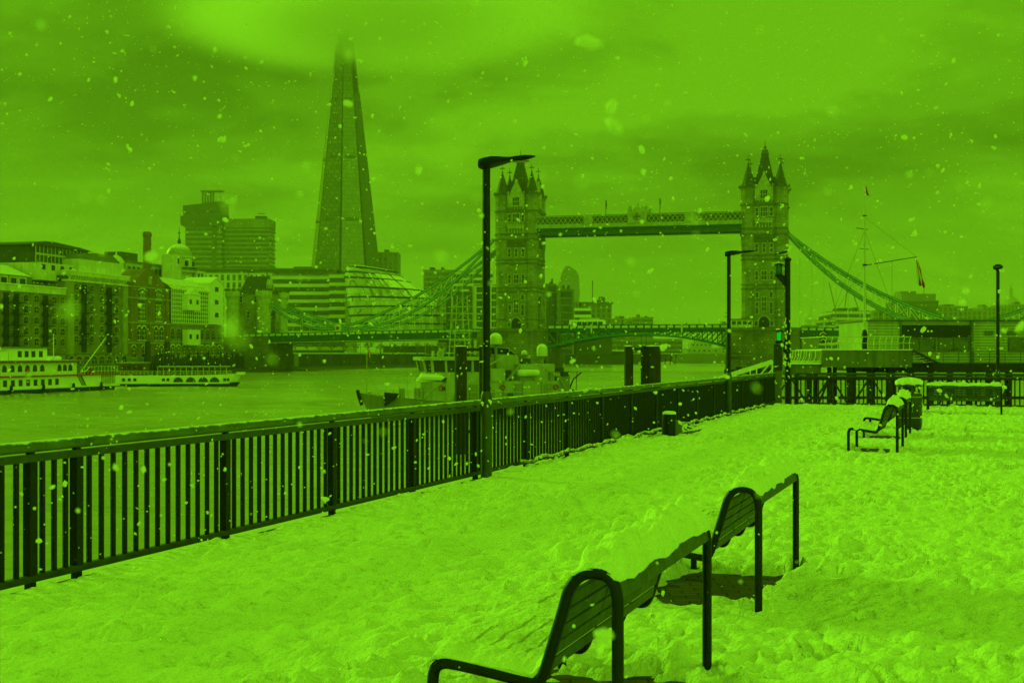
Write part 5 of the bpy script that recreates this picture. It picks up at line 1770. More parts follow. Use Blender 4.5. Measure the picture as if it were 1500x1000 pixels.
# centre block with white attic
r, fx = facade('warehouse', 99, 'tall brick warehouse with pale stone corners, bracketed cornice and blank white attic', off=-.6)
x1 = fx(185)
MB().box(0, x1, 0, 24, -5, 20).build('wall', STOCK, r)
for a, b2 in ((-.2, fx(107)), (fx(178.5), x1 + .2)):
    MB().box(a, b2, -.35, .6, 1.4, 19.99).build('stone_corner', mat('pilaster_stone', (.36, .33, .26), .85, var=.25, scale=.6, streak=.4), r)
MB().box(-.5, x1 + .5, -.9, 1.5, 21.5, 22.6).box(-.3, x1 + .3, -.5, 1.5, 20.01, 20.5).build('cornice', CREAM, r)
b_ = MB()
for x in np.arange(.4, x1, 1.15):
    b_.prism_yz([(.1, 20.5), (-.4, 20.5), (-.85, 21.5), (.1, 21.5)], x - .25, x + .25)
b_.build('bracket', CREAM, r)
MB().box(-.3, x1 + .3, -.1, 20, 20.5, 21.49).build('frieze', DARKM, r)
MB().box(-.55, x1 + .55, -.95, 1.5, 22.601, 22.8).build('cornice_snow', SNOW, r)
MB().box(fx(115, 1.5), x1, 1.5, 22, 22.6, 26.2).build('attic', CREAM, r)
MB().box(fx(60, 3), fx(115.8, 1.5), 3, 22, 20.0, 24.4).build('attic', CREAM, r)
for px in (64, 78, 91, 104):
    MB().box(fx(px, 3) - .7, fx(px, 3) + .7, 2.94, 3.02, 22.6, 23.9).build('window', PANE, r)
MB().prism_xz([(fx(115, 2), 26.201), (x1, 26.201), (x1, 26.6), (fx(166, 2), 28.1), (fx(140, 2), 28.3), (fx(115, 2), 27.6)], 2.0, 21).build('attic_roof', ROOFSNOW, r)
b_ = MB().box(fx(52, 6), fx(128, 6), 6, 20, 24.45, 28.9)
b_.build('penthouse', GLZD, r)
MB().prism_xz([(fx(50, 5), 28.91), (fx(136, 5), 28.91), (fx(120, 5), 29.5), (fx(80, 5), 30.1), (fx(66, 5), 30.0), (fx(52, 5), 29.3)], 5, 21).build('penthouse_roof', DARKM, r)
b_ = MB()
for x in np.linspace(fx(52, 6), fx(128, 6), 15):
    b_.box(x - .12, x + .12, 5.85, 5.99, 24.45, 28.9)
b_.box(fx(52, 6), fx(128, 6), 5.8, 5.84, 26.5, 27.0)
b_.build('penthouse_frame', LIGHTM, r)
FL = [17.9, 15.2, 12.6, 9.9, 7.3, 4.6]
for z in FL:
    for px in (112, 134.5, 149, 170.5):
        ware_window(r, fx(px), z, 1.4, 1.6)
balcony_stack(r, fx(123), 2.4, 2, 19.4, [z - .35 for z in FL])
balcony_stack(r, fx(160), 2.6, 2, 19.4, [z - .35 for z in FL])
MB().box(0, x1, -.1, -.001, 1.4, 1.75).build('plinth_band', STONED, r)
for px in range(105, 184, 11):
    ware_window(r, fx(px), -2.0, 2.2, 3.0)

# brewhouse: gable with chimney
r, fx = facade('brewhouse', 186.5, 'red brick gabled brewhouse with a tall round chimney and long white windows', 'brewery building')
x1 = fx(248)
MB().box(0, x1, 0, 20, -5, 20.4).build('wall', REDBRICK, r)
g0, g1 = fx(195), fx(240)
MB().prism_xz([(g0, 20.401), (g1, 20.401), (g1 - .2, 21.4), (g1 - 2.2, 23.0), ((g0 + g1) / 2 + 1.8, 25.6), ((g0 + g1) / 2 - 1.8, 25.6), (g0 + 2.2, 23.0), (g0 + .2, 21.4)], -.3, 6).build('gable', REDBRICK, r)
MB().prism_xz([((g0 + g1) / 2 - .9, 21.2), ((g0 + g1) / 2 + .9, 21.2), ((g0 + g1) / 2 + .9, 23), ((g0 + g1) / 2, 23.9), ((g0 + g1) / 2 - .9, 23)], -.42, -.301).build('gable_niche', LINT, r)
MB().lathe([(1.5, 20), (1.3, 24), (1.12, 35.2), (1.35, 35.3), (1.35, 36.2), (1.1, 36.3), (1.0, 36.6)], fx(215.5, 3), 3, 16).build('chimney', REDBRICK, r)
for z0, z1 in ((17.0, 17.3), (10.1, 10.45), (4.4, 4.9), (20.1, 20.39)):
    MB().box(-.1, x1 + .1, -.35, .2, z0, z1).build('string_course', LINT, r)
for px in (208, 232):
    ware_window(r, fx(px), 10.9, 3.6, 5.9, False, True, -.02)
    ware_window(r, fx(px), 17.4, 3.6, 2.4, True, True, -.02)
for px in (204, 211, 228.5, 236.5):
    ware_window(r, fx(px), 5.5, 1.8, 3.9, True, True)
for px in (196, 211, 236):
    ware_window(r, fx(px), .6, 2.0, 3.4, True, True)
for a, b2 in ((190, 196), (217.5, 223.5), (242, 246.5)):
    MB().box(fx(a), fx(b2), -.3, .3, 4.9, 20.0).build('buttress', REDBRICK, r)
MB().prism_yz([(2, 20.4), (12, 26.2), (20, 22)], 0, x1).build('roof', mat('glazed_roof', (.12, .13, .13), .3, var=.3, scale=1, snow=.4), r)
o = MB().lathe([(.9, 0), (1.0, .1), (.9, .2)], n=14).build('roundel', LINT, r); o.rotation_euler = (radians(90), 0, 0); o.location = (fx(212.5), -.05, 3.6)

# boilerhouse with white timber front
r, fx = facade('mill_house', 248.5, 'brick mill building with a white glazed timber front and boxy white hoist bays', 'mill building')
x1 = fx(325)
xt = fx(303)
MB().box(0, x1, 0, 22, -5, 10.6).build('wall', STOCK, r)
MB().box(.4, xt, -.3, 18, 10.61, 20.6).build('glazed_front', GLZ, r)
b_ = MB()
for x in np.linspace(.4, xt, 19):
    b_.box(x - .13, x + .13, -.5, -.3, 10.62, 20.6)
for z in np.linspace(10.7, 20.5, 9):
    b_.box(.3, xt + .1, -.47, -.3, z - .12, z + .12)
b_.build('white_framing', WHITE, r)
MB().prism_yz([(-.7, 20.61), (1, 22.0), (5, 24.2), (14, 24.8), (18, 20.61)], 0, xt + .6).build('roof', mat('lead_roof', (.10, .105, .105), .5, var=.3, scale=.8, snow=.3), r)
for zc in (17.0, 6.6):
    q = MB().box(fx(265), fx(284), -2.2, -.51, zc - 2.4, zc + 2.2)
    o = q.build('hoist_bay', WHITE, r)
    MB().prism_xz([(fx(265) - .2, zc + 2.21), (fx(284) + .2, zc + 2.21), (fx(274.5), zc + 4.2)], -2.4, -.51).build('bay_roof', WHITESNOW, o) if zc > 10 else None
    for px in (269.5, 279.5):
        MB().box(fx(px) - .7, fx(px) + .7, -2.24, -2.19, zc - .6, zc + .8).build('pane', PANE, o)
q = MB().prism_xz([(fx(303.5), 10.7), (fx(323.5), 10.7), (fx(323.5), 23.3), (fx(313), 25.2), (fx(303.5), 23.3)], -.9, 9)
o = q.build('hoist_tower', WHITE, r)
MB().prism_xz([(fx(303), 23.2), (fx(313), 25.21), (fx(324), 23.2), (fx(324), 23.6), (fx(313), 25.6), (fx(303), 23.6)], -1.2, 9.2).build('hoist_roof', WHITESNOW, o)
for z in (21, 17, 13):
    MB().box(fx(311), fx(316), -.95, -.88, z, z + 1.4).build('pane', PANE, o)
for px in np.linspace(253, 321, 9):
    ware_window(r, fx(px), 1.2, 2.0, 3.0, True, True)
    ware_window(r, fx(px), 6.0, 1.8, 3.0, True)
for z0, z1 in ((4.9, 5.3), (10.1, 10.5)):
    MB().box(0, x1, -.25, -.001, z0, z1).build('string_course', LINT, r)
# cupola
r, fx = facade('cupola_house', 236, 'white house with a domed cupola and ringed terraces behind the mill', 'house', off=17)
xc = fx(262.5, 6)
MB().box(xc - 9, xc + 14, 3, 14, -5, 26).build('wall', CREAM, r)
MB().lathe([(4.2, 26), (4.2, 33.2), (4.6, 33.4), (4.6, 33.9)], xc, 6, 20).build('drum', CREAM, r, smooth=True)
MB().lathe([(4.3, 33.9)] + [(4.3 * cos(a), 33.9 + 4.2 * sin(a)) for a in np.linspace(.1, 1.5, 9)], xc, 6, 20).build('dome', mat('dome_lead', (.34, .35, .35), .5, snow=.35), r, smooth=True)
MB().lathe([(.5, 38), (.6, 39), (.2, 40), (.1, 43), (.02, 44)], xc, 6, 8).box(xc - 1, xc + 1, 5.95, 6.05, 41.6, 41.8).build('finial', DARKM, r)
MB().lathe([(5.8, 28.5), (5.8, 28.9)], xc, 6, 20).lathe([(6.6, 25.5), (6.6, 26.3)], xc + 4, 6, 20).build('terrace_ring', LIGHTM, r)
b_ = MB()
for k in range(22):
    a = k * 2 * pi / 22
    b_.cyl((xc + 5.7 * cos(a), 6 + 5.7 * sin(a), 28.9), (xc + 5.7 * cos(a), 6 + 5.7 * sin(a), 30), .06, n=4)
b_.lathe([(5.75, 29.95), (5.75, 30.1)], xc, 6, 22)
b_.build('terrace_rail', DARKM, r)
MB().box(xc - 8, xc - 4.7, 2.5, 8, 26, 34).build('side_turret', CREAM, r)
MB().box(xc + 5, xc + 12, 2.6, 12, 26, 29.5).build('side_wing', CREAM, r)
for x, z in ((xc - 2, 30.6), (xc + 2, 30.6), (xc + 7, 27), (xc + 9.5, 27), (xc - 7, 31)):
    MB().box(x - .5, x + .5, 1.75 if abs(x - xc) < 3 else 2.45, 2.6, z, z + 1.7).build('window', PANE, r)
# small domed turret and flats behind the brewhouse
r, fx = facade('apartment_block', 150, 'flats with a small white domed turret rising behind the gabled brewhouse', 'apartment block', off=28)
q0 = fx(185)
MB().box(q0, q0 + 26, 0, 12, -5, 30.5).build('wall', LIGHTM, r)
b_ = MB()
for z in (24.5, 27.5):
    for k in range(9):
        b_.box(q0 + .8 + k * 2.8, q0 + 2.6 + k * 2.8, -.06, .03, z, z + 1.8)
b_.build('window', GLZD, r)
MB().box(q0 - .5, q0 + 26.5, -.5, 12.5, 30.51, 31.0).build('roof', ROOFSNOW, r)
MB().lathe([(2.3, 22), (2.3, 29.6), (2.6, 29.8), (2.6, 30.2), (2.2, 30.9), (1.4, 32), (.3, 32.6), (.05, 34)], q0 - 2.5, 2, 14).build('turret', CREAM, r, smooth=True)
MB().box(q0 + 2, q0 + 12, 3, 9, 31.01, 34).build('roof_plant', DARKM, r)

# timber piles and low river wall under the warehouses
r = empty('river_piles', bank(240), BKZ, 'dark timber piles and low walling at the foot of the brick mill buildings', 'timber piles')
xa, xb = tpx(-80) - tpx(240), tpx(352) - tpx(240)
MB().box(xa, xb, -1.2, -.7, -6, -1.2).build('wall', CONC, r)
for x in np.arange(tpx(205) - tpx(240), xb, 1.35):
    MB().cyl((x + random.uniform(-.2, .2), -1.6, -6), (x, -1.6, random.uniform(.2, 2.4)), .3, n=7).build('pile', STEEL, r)
r2 = MB().lathe([(.8, -6), (.8, 4.8), (.7, 5.0)], n=12)
for px, nm in ((197.5, 'tall dark mooring pile in front of the brick gable, the left of two'), (226.5, 'tall dark mooring pile in front of the brick gable, the right of two')):
    q = bank(px) + Vector((BKR.y, -BKR.x, 0)) * 4
    o = r2.build('mooring_pile', STEEL, smooth=True); o.location = q
    tag(o, nm, 'mooring pile')

# ================================================================== EMBANKMENT BEYOND THE BRIDGE
WALLM = brick('river_wall', (.085, .08, .07), (.06, .058, .05), (.035, .035, .03), 2.2, 1.1, ms=.05, var=.5, vscale=.12)
pts = [(-86, 440), (-74, 484), (-52, 545), (-10, 640), (25, 730), (55, 830), (110, 960), (185, 985), (196, 900)]


def wall_run(pts_, name, label, z0, z1, th=1.0):
    r = empty(name, (0, 0, 0), 0, label, 'river wall')
    P_ = [Vector((x, y, 0)) for x, y in pts_]
    nr = []
    for i in range(len(P_)):
        t_ = (P_[min(i + 1, len(P_) - 1)] - P_[max(i - 1, 0)]).normalized()
        nr.append(Vector((t_.y, -t_.x, 0)))
    MB().loft([[p_ + n_ * .3 + Vector((0, 0, z0)), p_ + n_ * .3 + Vector((0, 0, z1)), p_ - n_ * th + Vector((0, 0, z1)), p_ - n_ * th + Vector((0, 0, z0))] for p_, n_ in zip(P_, nr)]).build('wall', WALLM, r)
    MB().loft([[p_ + n_ * .5 + Vector((0, 0, z1)), p_ + n_ * .5 + Vector((0, 0, z1 + .35)), p_ - n_ * th + Vector((0, 0, z1 + .35)), p_ - n_ * th + Vector((0, 0, z1))] for p_, n_ in zip(P_, nr)]).build('coping', WHITESNOW, r)
    for a, b2, n_ in zip(P_[:-1], P_[1:], nr):
        L_ = (b2 - a).length
        for k in range(int(L_ / 6)):
            c = a.lerp(b2, (k + .5) * 6 / L_)
            MB().bar(c + n_ * .34 + Vector((0, 0, z0)), c + n_ * .34 + Vector((0, 0, z1 - .1)), .5, .35).build('buttress', WALLM, r)
    return r


wall_run(pts[:6], 'river_wall', 'dark embankment wall with snowy coping beyond the bridge on the left bank', -6, 1.5)
wall_run(pts[5:], 'river_wall', 'far embankment wall seen through the bridge under the lifting roadway', -6, 1.3)


def bare_tree(x, y, h, seed, label):
    rg = random.Random(seed)
    r = empty('bare_tree', (x, y, 1.1), rg.uniform(0, 6), label, 'tree', 'bare trees on the far embankment')
    MB().tube([(0, 0, -.2), (.1, 0, h * .3), (0, .1, h * .6)], .2, 6, [.24, .18, .1]).build('trunk', BARK, r)
    b_ = MB()

    def grow(p, d_, l_, rad, lev):
        e = p + d_ * l_
        b_.cyl(p, e, rad, rad * .6, 4)
        if lev == 0:
            return
        for _ in range(4 if lev > 1 else 5):
            nd = (d_ + Vector((rg.gauss(0, .6), rg.gauss(0, .6), rg.gauss(.1, .35)))).normalized()
            grow(p + d_ * l_ * rg.uniform(.5, 1), nd, l_ * rg.uniform(.55, .8), rad * .6, lev - 1)
    for k in range(5):
        a = k * 1.26 + rg.random()
        grow(Vector((0, 0, h * rg.uniform(.28, .5))), Vector((cos(a) * .7, sin(a) * .7, .8)).normalized(), h * .24, .09, 3)
    b_.build('crown', BARK, r)
    return r


for k in range(13):
    q = k / 12
    px = 432 + 215 * q
    Dd = 492 + 40 * q + (k % 3) * 7
    x = (px - 750) / F * Dd
    where = ['leftmost of the row on the embankment beside the stone gatehouse', 'second of the row right of the stone gatehouse', 'third of the row right of the stone gatehouse', 'below the left part of the teal chain', 'below the round pin disc of the teal chain', 'just right of the round pin disc of the chain',
             'left of the bow flag of the patrol boat', 'right behind the bow flag of the patrol boat', 'below the left edge of the round glass building', 'below the middle of the round glass building', 'below the right half of the round glass building', 'left of the patrol boat wheelhouse', 'rightmost of the row, behind the patrol boat wheelhouse'][k]
    bare_tree(x, Dd, random.Random(k).uniform(5.0, 6.5), k, 'bare winter tree ' + where)

# ================================================================== CITY
def block(name, label, px0, px1, ytop, D, depth=30, style='bands', fl=3.7, bay=3.4, rz=0.0, wall=None, glz=None, roof=True, cat='office building', zbase=1.0, bands=None):
    a = at(px0, ytop, D)
    wd = (px1 - px0) / F * D / cos(rz)
    Hh = a.z - zbase
    r = empty(name, (a.x, D, zbase), rz, label, cat)
    wall = wall or GREYM
    glz = glz or GLZ
    MB().box(.3, wd - .3, .3, depth - .3, 0, Hh - .3).build('glazing', glz, r)
    nf = max(1, int(Hh / fl))
    f_ = Hh / nf
    s_ = MB()
    for k in range(nf + 1):
        h_ = f_ * (.42 if style == 'bands' else .22)
        s_.box(0, wd, 0, depth, max(0, k * f_ - h_), k * f_ if k else .3)
    if style != 'bands':
        nb = max(1, int(wd / bay))
        for k in range(nb + 1):
            x = wd * k / nb
            pw = bay * (.24 if style == 'grid' else .1)
            s_.box(max(.01, x - pw), min(wd - .01, x + pw), .06, .6, .3, Hh - .31)
        nb = max(1, int(depth / bay))
        for k in range(nb + 1):
            y = depth * k / nb
            s_.box(wd - .6, wd - .07, max(.01, y - bay * .2), min(depth - .01, y + bay * .2), .3, Hh - .31).box(.07, .6, max(.01, y - bay * .2), min(depth - .01, y + bay * .2), .3, Hh - .31)
    s_.build('wall', wall, r)
    if roof:
        q = MB().box(-.2, wd + .2, -.2, depth + .2, Hh + .002, Hh + .5)
        q.build('roof', ROOFSNOW, r)
        rg = random.Random(int(px0 * 7 + ytop))
        q = MB()
        for k in range(rg.randint(1, 3)):
            x = rg.uniform(.1, .7) * wd
            q.box(x, x + wd * rg.uniform(.08, .22), depth * .3, depth * .7, Hh + .501, Hh + .5 + rg.uniform(1.2, 3.2))
        q.build('roof_plant', DARKM, r)
    return r, wd, Hh


# round glass assembly building
D0 = 600.0
r = empty('round_glass_building', (at(560, 480, D0).x, D0, 1.0), 0, 'round tilted glass building like a leaning egg behind the left suspension chains', 'office building')
EGG = [(388.5, 516, 562), (391.5, 500, 574), (396, 497, 582), (403, 496, 591), (411, 496.3, 603), (419, 497, 613), (428, 498, 622), (436, 499.5, 629), (445, 500.5, 636), (455, 502, 642), (464, 504, 646), (473, 506, 648.5), (487, 509, 650.5), (500, 512, 651), (516, 514, 650)]
k0 = D0 / F


def egg_ring(y, a, b2, grow=0.0, tilt=0.0, n=44):
    xc, rad = ((a + b2) / 2 - 560) * k0, (b2 - a) / 2 * k0 + grow
    z = EYE - 1.0 + (HOR - y) * k0
    return [(xc + rad * cos(t_), 24 + rad * .92 * sin(t_), z - tilt * rad * cos(t_)) for t_ in np.linspace(0, 2 * pi, n + 1)[:-1]]


m = brick('egg_glass', (.55, .56, .56), (.34, .35, .35), (.12, .125, .125), 2.1, 3.6, .12, .07, var=.25, bump=.12, vscale=.1)
m.node_tree.nodes['Principled BSDF'].inputs['Specular IOR Level'].default_value = .7
tl = lambda y: .12 * max(0, (445 - y) / 60)
MB().loft([egg_ring(y, a, b2, 0, tl(y)) for y, a, b2 in EGG[::-1]]).build('glass_shell', m, r, smooth=False)


def egg_at(y):
    for (y0, a0, b0), (y1, a1, b1) in zip(EGG[:-1], EGG[1:]):
        if y0 <= y <= y1:
            q = (y - y0) / (y1 - y0)
            return a0 + (a1 - a0) * q, b0 + (b1 - b0) * q


b_ = MB()
for y in (396.5, 405, 419, 433, 446.5, 459.5, 472, 485, 498):
    a, b2 = egg_at(y)
    a2, b3 = egg_at(y + 2.4)
    b_.loft([egg_ring(y + 2.4, a2, b3, -.6, tl(y)), egg_ring(y + 2.4, a2, b3, .25, tl(y)), egg_ring(y + .2, a, b2, .75, tl(y)), egg_ring(y, a, b2, -.6, tl(y))])
b_.build('floor_ring', DARK, r)
a, b2 = egg_at(389)
MB().loft([egg_ring(389, 500, 578, .3, .14), egg_ring(387.4, 508, 566, 0, .14)]).build('roof', mat('roof_white', (.5, .5, .5), .6, snow=.5), r)
b_ = MB()
for y0, y1 in ((397.5, 404.5), (406.5, 418.5), (421, 432.5), (435.5, 446), (449, 459), (462, 471.5), (474.5, 484.5)):
    (a, b2), (a2, b3) = egg_at(y0), egg_at(y1)
    A_, B_ = egg_ring(y0, a, b2, .45, tl(y0), 90), egg_ring(y1, a2, b3, .45, tl(y1), 90)
    for k in range(90):
        t_ = k / 90 * 360
        if ({397.5: 272, 406.5: 280, 421: 292, 435.5: 312, 449: 322, 462: 330, 474.5: 335}[y0] < t_ < 357 and k % 9 != 4 or (250 < t_ <= 282 and k % 3 == 0 and y0 < 430)):
            b_.add([A_[k], A_[(k + 1) % 90], B_[(k + 1) % 90], B_[k], *[(x * .995, y, z - .3) for x, y, z in (A_[k], A_[(k + 1) % 90], B_[(k + 1) % 90], B_[k])]], [(0, 1, 2, 3), (4, 7, 6, 5), (0, 4, 5, 1), (1, 5, 6, 2), (2, 6, 7, 3), (3, 7, 4, 0)])
b_.build('snowy_panels', ROOFSNOW, r)

# glass spire tower
DS = 1200.0
ks = DS / F
r = empty('glass_spire_tower', (at(505, 517, DS).x, DS, 1.0), 0, 'very tall tapering glass spire with its tip lost in low cloud', 'skyscraper')
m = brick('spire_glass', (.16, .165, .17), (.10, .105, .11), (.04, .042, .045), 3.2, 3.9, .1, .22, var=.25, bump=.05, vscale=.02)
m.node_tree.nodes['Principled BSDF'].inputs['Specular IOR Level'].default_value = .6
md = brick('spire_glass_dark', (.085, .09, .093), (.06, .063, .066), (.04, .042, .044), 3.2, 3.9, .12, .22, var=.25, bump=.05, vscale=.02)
ZT = 362.0


def spire_r(z, R_=41.3):
    return R_ * (1 - z / ZT)


cr = MB().loft([[(spire_r(z) * .93 * cos(t_), spire_r(z) * .93 * sin(t_), z) for t_ in np.linspace(0, 2 * pi, 17)[:-1]] for z in (0, 150, 285)])
cr.build('core', DARK, r)
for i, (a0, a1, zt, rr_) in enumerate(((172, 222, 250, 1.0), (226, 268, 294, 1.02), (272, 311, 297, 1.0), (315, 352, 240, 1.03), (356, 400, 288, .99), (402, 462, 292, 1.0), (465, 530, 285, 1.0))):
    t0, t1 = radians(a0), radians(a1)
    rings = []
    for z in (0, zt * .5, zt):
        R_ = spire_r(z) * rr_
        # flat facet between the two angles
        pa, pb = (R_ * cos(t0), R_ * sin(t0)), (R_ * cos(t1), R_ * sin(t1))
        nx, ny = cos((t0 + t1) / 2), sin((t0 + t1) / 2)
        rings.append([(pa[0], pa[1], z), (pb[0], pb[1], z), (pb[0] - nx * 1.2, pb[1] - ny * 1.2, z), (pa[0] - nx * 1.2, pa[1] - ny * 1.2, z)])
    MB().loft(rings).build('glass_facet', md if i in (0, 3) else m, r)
for z in (62, 121, 178, 232):
    R_ = spire_r(z) * .985
    MB().lathe([(R_, z), (R_, z + 2.5)], n=16).build('plant_floor', DARKM, r)

# concrete hospital tower
DG = 1150.0
r, wd, hh = block('hospital_tower', 'concrete hospital tower with an overhanging dark top and roof flues, left of the glass spire', 271, 325, 331, DG, 26, 'bands', 4.2, wall=GREYM, glz=GLZD, roof=False, cat='hospital')
kg = DG / F
MB().prism_xz([(-2.5, hh), (wd + .5, hh), (wd + .5, hh + 12), (-2.5, hh + 8.5), (-3.2, hh + 8.5), (-3.2, hh + 3)], -4, 27).build('overhang', DARKM, r)
MB().box(-1, wd + .3, -2, 26, hh + 8.51, hh + 12).build('link_storey', GLZD, r)
MB().prism_xz([(-1.5, hh + 12.01), (wd + .4, hh + 12.01), (wd + .4, hh + 22), (wd * .72, hh + 21), (wd * .4, hh + 19.5), (-1.5, hh + 18)], -1.5, 26).build('top_storey', DARKM, r)
b_ = MB()
for k in range(5):
    b_.cyl((wd * .42 + k * 2.4, 8, hh + 19), (wd * .42 + k * 2.4, 8, hh + 31), .9, n=8)
b_.box(wd * .38, wd * .98, 4, 14, hh + 31.3, hh + 32.3).cyl((wd * .9, 8, hh + 20), (wd * .9, 8, hh + 31.3), .25, n=5)
b_.build('flues', GREYM, r)
MB().box(wd * .74, wd * .86, -.3, 1, 0, hh - .2).build('stair_shaft', DARKM, r)
r, wd, hh = block('hospital_block', 'banded concrete slab block joined to the hospital tower', 325.5, 394, 322, DG + 6, 30, 'bands', 3.9, wall=GREYM, glz=GLZD, roof=False, cat='hospital')
MB().box(-.3, wd + .3, -.6, 31, hh - 7, hh + 1).build('parapet', GREYM, r)
MB().box(wd * .68, wd * .9, 5, 15, hh + 1, hh + 4).bar((wd * .74, 5, hh + 6), (wd * .9, 5, hh + 6), .6, .6).build('roof_plant', DARKM, r)
b_ = MB()
for z in np.arange(8, hh - 8, 7.8):
    b_.box(wd - .02, wd + 1.2, 2, 28, z, z + 1.2)
b_.build('balcony', GREYM, r)

# offices
block('office_building', 'long banded glass office block behind the stone gatehouse', 296, 398, 400, 690, 40, 'grid', 3.9, 3.0, 0.0, LIGHTM, GLZ)
block('office_building', 'wide low office with a dark roof storey, left of the round glass building', 292, 486, 394, 730, 40, 'bands', 4.2, 3, 0, DARKM, GLZ)
block('office_building', 'office with bright floor bands directly left of the round glass building', 398, 487, 404, 660, 40, 'bands', 3.9, 3, 0, LIGHTM, GLZD)
block('office_building', 'narrow banded office wing touching the left edge of the round glass building', 482, 506, 402, 640, 30, 'bands', 3.6, 3, 0, LIGHTM, GLZD)
block('hotel_building', 'pale faint slab just right of the foot of the glass spire', 553, 583, 370, 1240, 30, 'grid', 4, 4, 0, GREYM, GLZ, cat='hotel')
block('office_building', 'hazy grey block above the left suspension chain with a small rooftop crane', 620, 664, 396, 1000, 30, 'bands', 4, 4, 0, GREYM, GLZ)
block('office_building', 'grey block behind the nearest lamp post, at the foot of the chains', 664, 722, 398, 860, 30, 'bands', 3.8, 3.4, 0, LIGHTM, GLZD)
block('office_building', 'dark glass grid block between the round glass building and the left bridge tower', 654, 700, 428, 640, 30, 'grid', 3.3, 6.0, 0, DARKM, GLZD)
block('apartment_block', 'dark glass flats with pale balcony grid just left of the left bridge tower', 694, 738, 418, 575, 26, 'grid', 3.0, 5.2, 0, LIGHTM, GLZD, cat='apartment block')
block('apartment_block', 'glass flats with pale floor edges just right of the left bridge tower', 800, 818, 417, 640, 30, 'grid', 3.2, 5, 0, GREYM, GLZD, cat='apartment block')
block('apartment_block', 'lower glass flats beside the curved tower, right of the left bridge tower', 817.5, 841, 425, 620, 30, 'grid', 3.2, 5, 0, GREYM, GLZD, cat='apartment block')
# curved tower
DB = 2300.0
kb = DB / F
r = empty('curved_tower', (at(833, 517, DB).x, DB, 1), 0, 'pale hazy glass tower with a bulging curved side and slanted top', 'skyscraper')
m = brick('curved_glass', (.10, .105, .11), (.085, .09, .09), (.06, .06, .06), 6, 8, .15, .4, var=.2, bump=0, vscale=.01)
rings = []
for y in np.linspace(517, 389, 22):
    z = (HOR - y) * kb
    a = np.interp(y, [389, 392, 400, 415, 430, 517], [829, 826, 822.5, 819, 816.5, 816]) - 833
    b2 = np.interp(y, [389, 394, 398, 405, 430, 470, 517], [833, 842, 846, 848, 849, 846, 844]) - 833
    rings.append([(a * kb, 0, z), (b2 * kb, -6, z), (b2 * kb, 25, z), (a * kb, 30, z)])
MB().loft(rings).build('glass_shell', m, r)
r, wd, hh = block('office_building', 'wide flat roofed building with an aerial mast, centre of the gap between the towers', 842, 896, 443, 1150, 40, 'grid', 4.5, 4.5, 0, GREYM, GLZD)
MB().cyl((wd * .5, 10, hh), (wd * .5, 10, hh + 20), .5, n=5).box(wd * .68, wd * .84, 8, 20, hh + .5, hh + 5.5).box(-1.5, wd + 1.5, -1.5, 41, hh - 1, hh - .1).build('mast', DARKM, r)
r = block('office_building', 'low pale building with big dark windows below the flat roofed building', 841, 866, 451, 700, 20, 'bands', 3.4, 3, 0, WHITE, GLZD)
# snowy roofed halls
r = empty('market_hall', (at(843, 482, 640).x, 640, 1.0), 0, 'low hall with stepped snow covered roofs right of the bus', 'hall')
MB().box(0, 18, 0, 20, 0, 12).build('wall', DARKM, r)
MB().loft([[(-1, -1, 12), (19, -1, 12), (19, 21, 12), (-1, 21, 12)], [(3, 4, 15.5), (14, 4, 14.6), (14, 16, 14.6), (3, 16, 15.5)]]).box(2, 12, 2, 18, 15.6, 18.2).build('roof', mat('white_roof', (.6, .6, .6), .7, var=.1), r)
b_ = MB()
for k in range(5):
    b_.sph((6 + 2.2 * k, 0, 20.3 + .5 * sin(k * 2)), 1.6, 2, 1.2, 8, 5)
for i, (a, b2, yt, D_, st, lb) in enumerate(((896, 921, 467, 1500, 'grid', 'low distant block right of the flat roofed building'), (919, 927, 469, 1300, 'grid', 'narrow low block between two larger ones, far across the bridge'), (926, 957, 465, 1420, 'bands', 'low distant block with a terraced roof left of the middle of the bridge'),
                                              (1058, 1070, 474, 1500, 'bands', 'tiny faint block left of the right bridge tower'))):
    block('office_building', lb, a, b2, yt, D_, 30, st, 4, 4, 0, GREYM, GLZD)
for i, (a, b2, yt, D_, st, wm, lb) in enumerate(((1212, 1224, 468, 900, 'bands', LIGHTM, 'small pale block left of the white mast across the river'), (1223, 1275, 456, 930, 'bands', LIGHTM, 'banded building with roof cranes behind the white mast'), (1286, 1320, 455, 960, 'grid', GREYM, 'grey block right of the white mast above the pier building'),
                                                 (1318, 1375, 441, 1050, 'bands', DARKM, 'large dark stepped office block above the sign board of the pier building'), (1374, 1418, 449, 1150, 'grid', GREYM, 'dark office block next to the large stepped one'), (1416, 1446, 455, 1250, 'grid', GREYM, 'grey gridded block left of the right hand lamp post'),
                                                 (1440, 1472, 450, 1400, 'grid', GREYM, 'grey block behind the right hand lamp post'), (1470, 1530, 446, 1500, 'grid', GREYM, 'grey stone block at the right edge under the cathedral dome'))):
    r, wd, hh = block('office_building', lb, a, b2, yt, D_, 40, st, 4, 4, 0, wm, GLZD)
    if i == 1:
        for x, e in ((2, -5), (8, 3), (19, -7)):
            MB().bar((x, 5, hh), (x + e, 5, hh + 26 - abs(e)), .45, .45).build('crane_jib', DARKM, r)
    if i == 3:
        MB().box(wd * .1, wd * .99, 6, 30, hh + .51, hh + 6.2).box(wd * .1, wd * .5, 8, 25, hh + 6.21, hh + 8.4).cyl((wd * .72, 10, hh + 6), (wd * .72, 10, hh + 14), .35, n=5).build('upper_storey', GREYM, r)
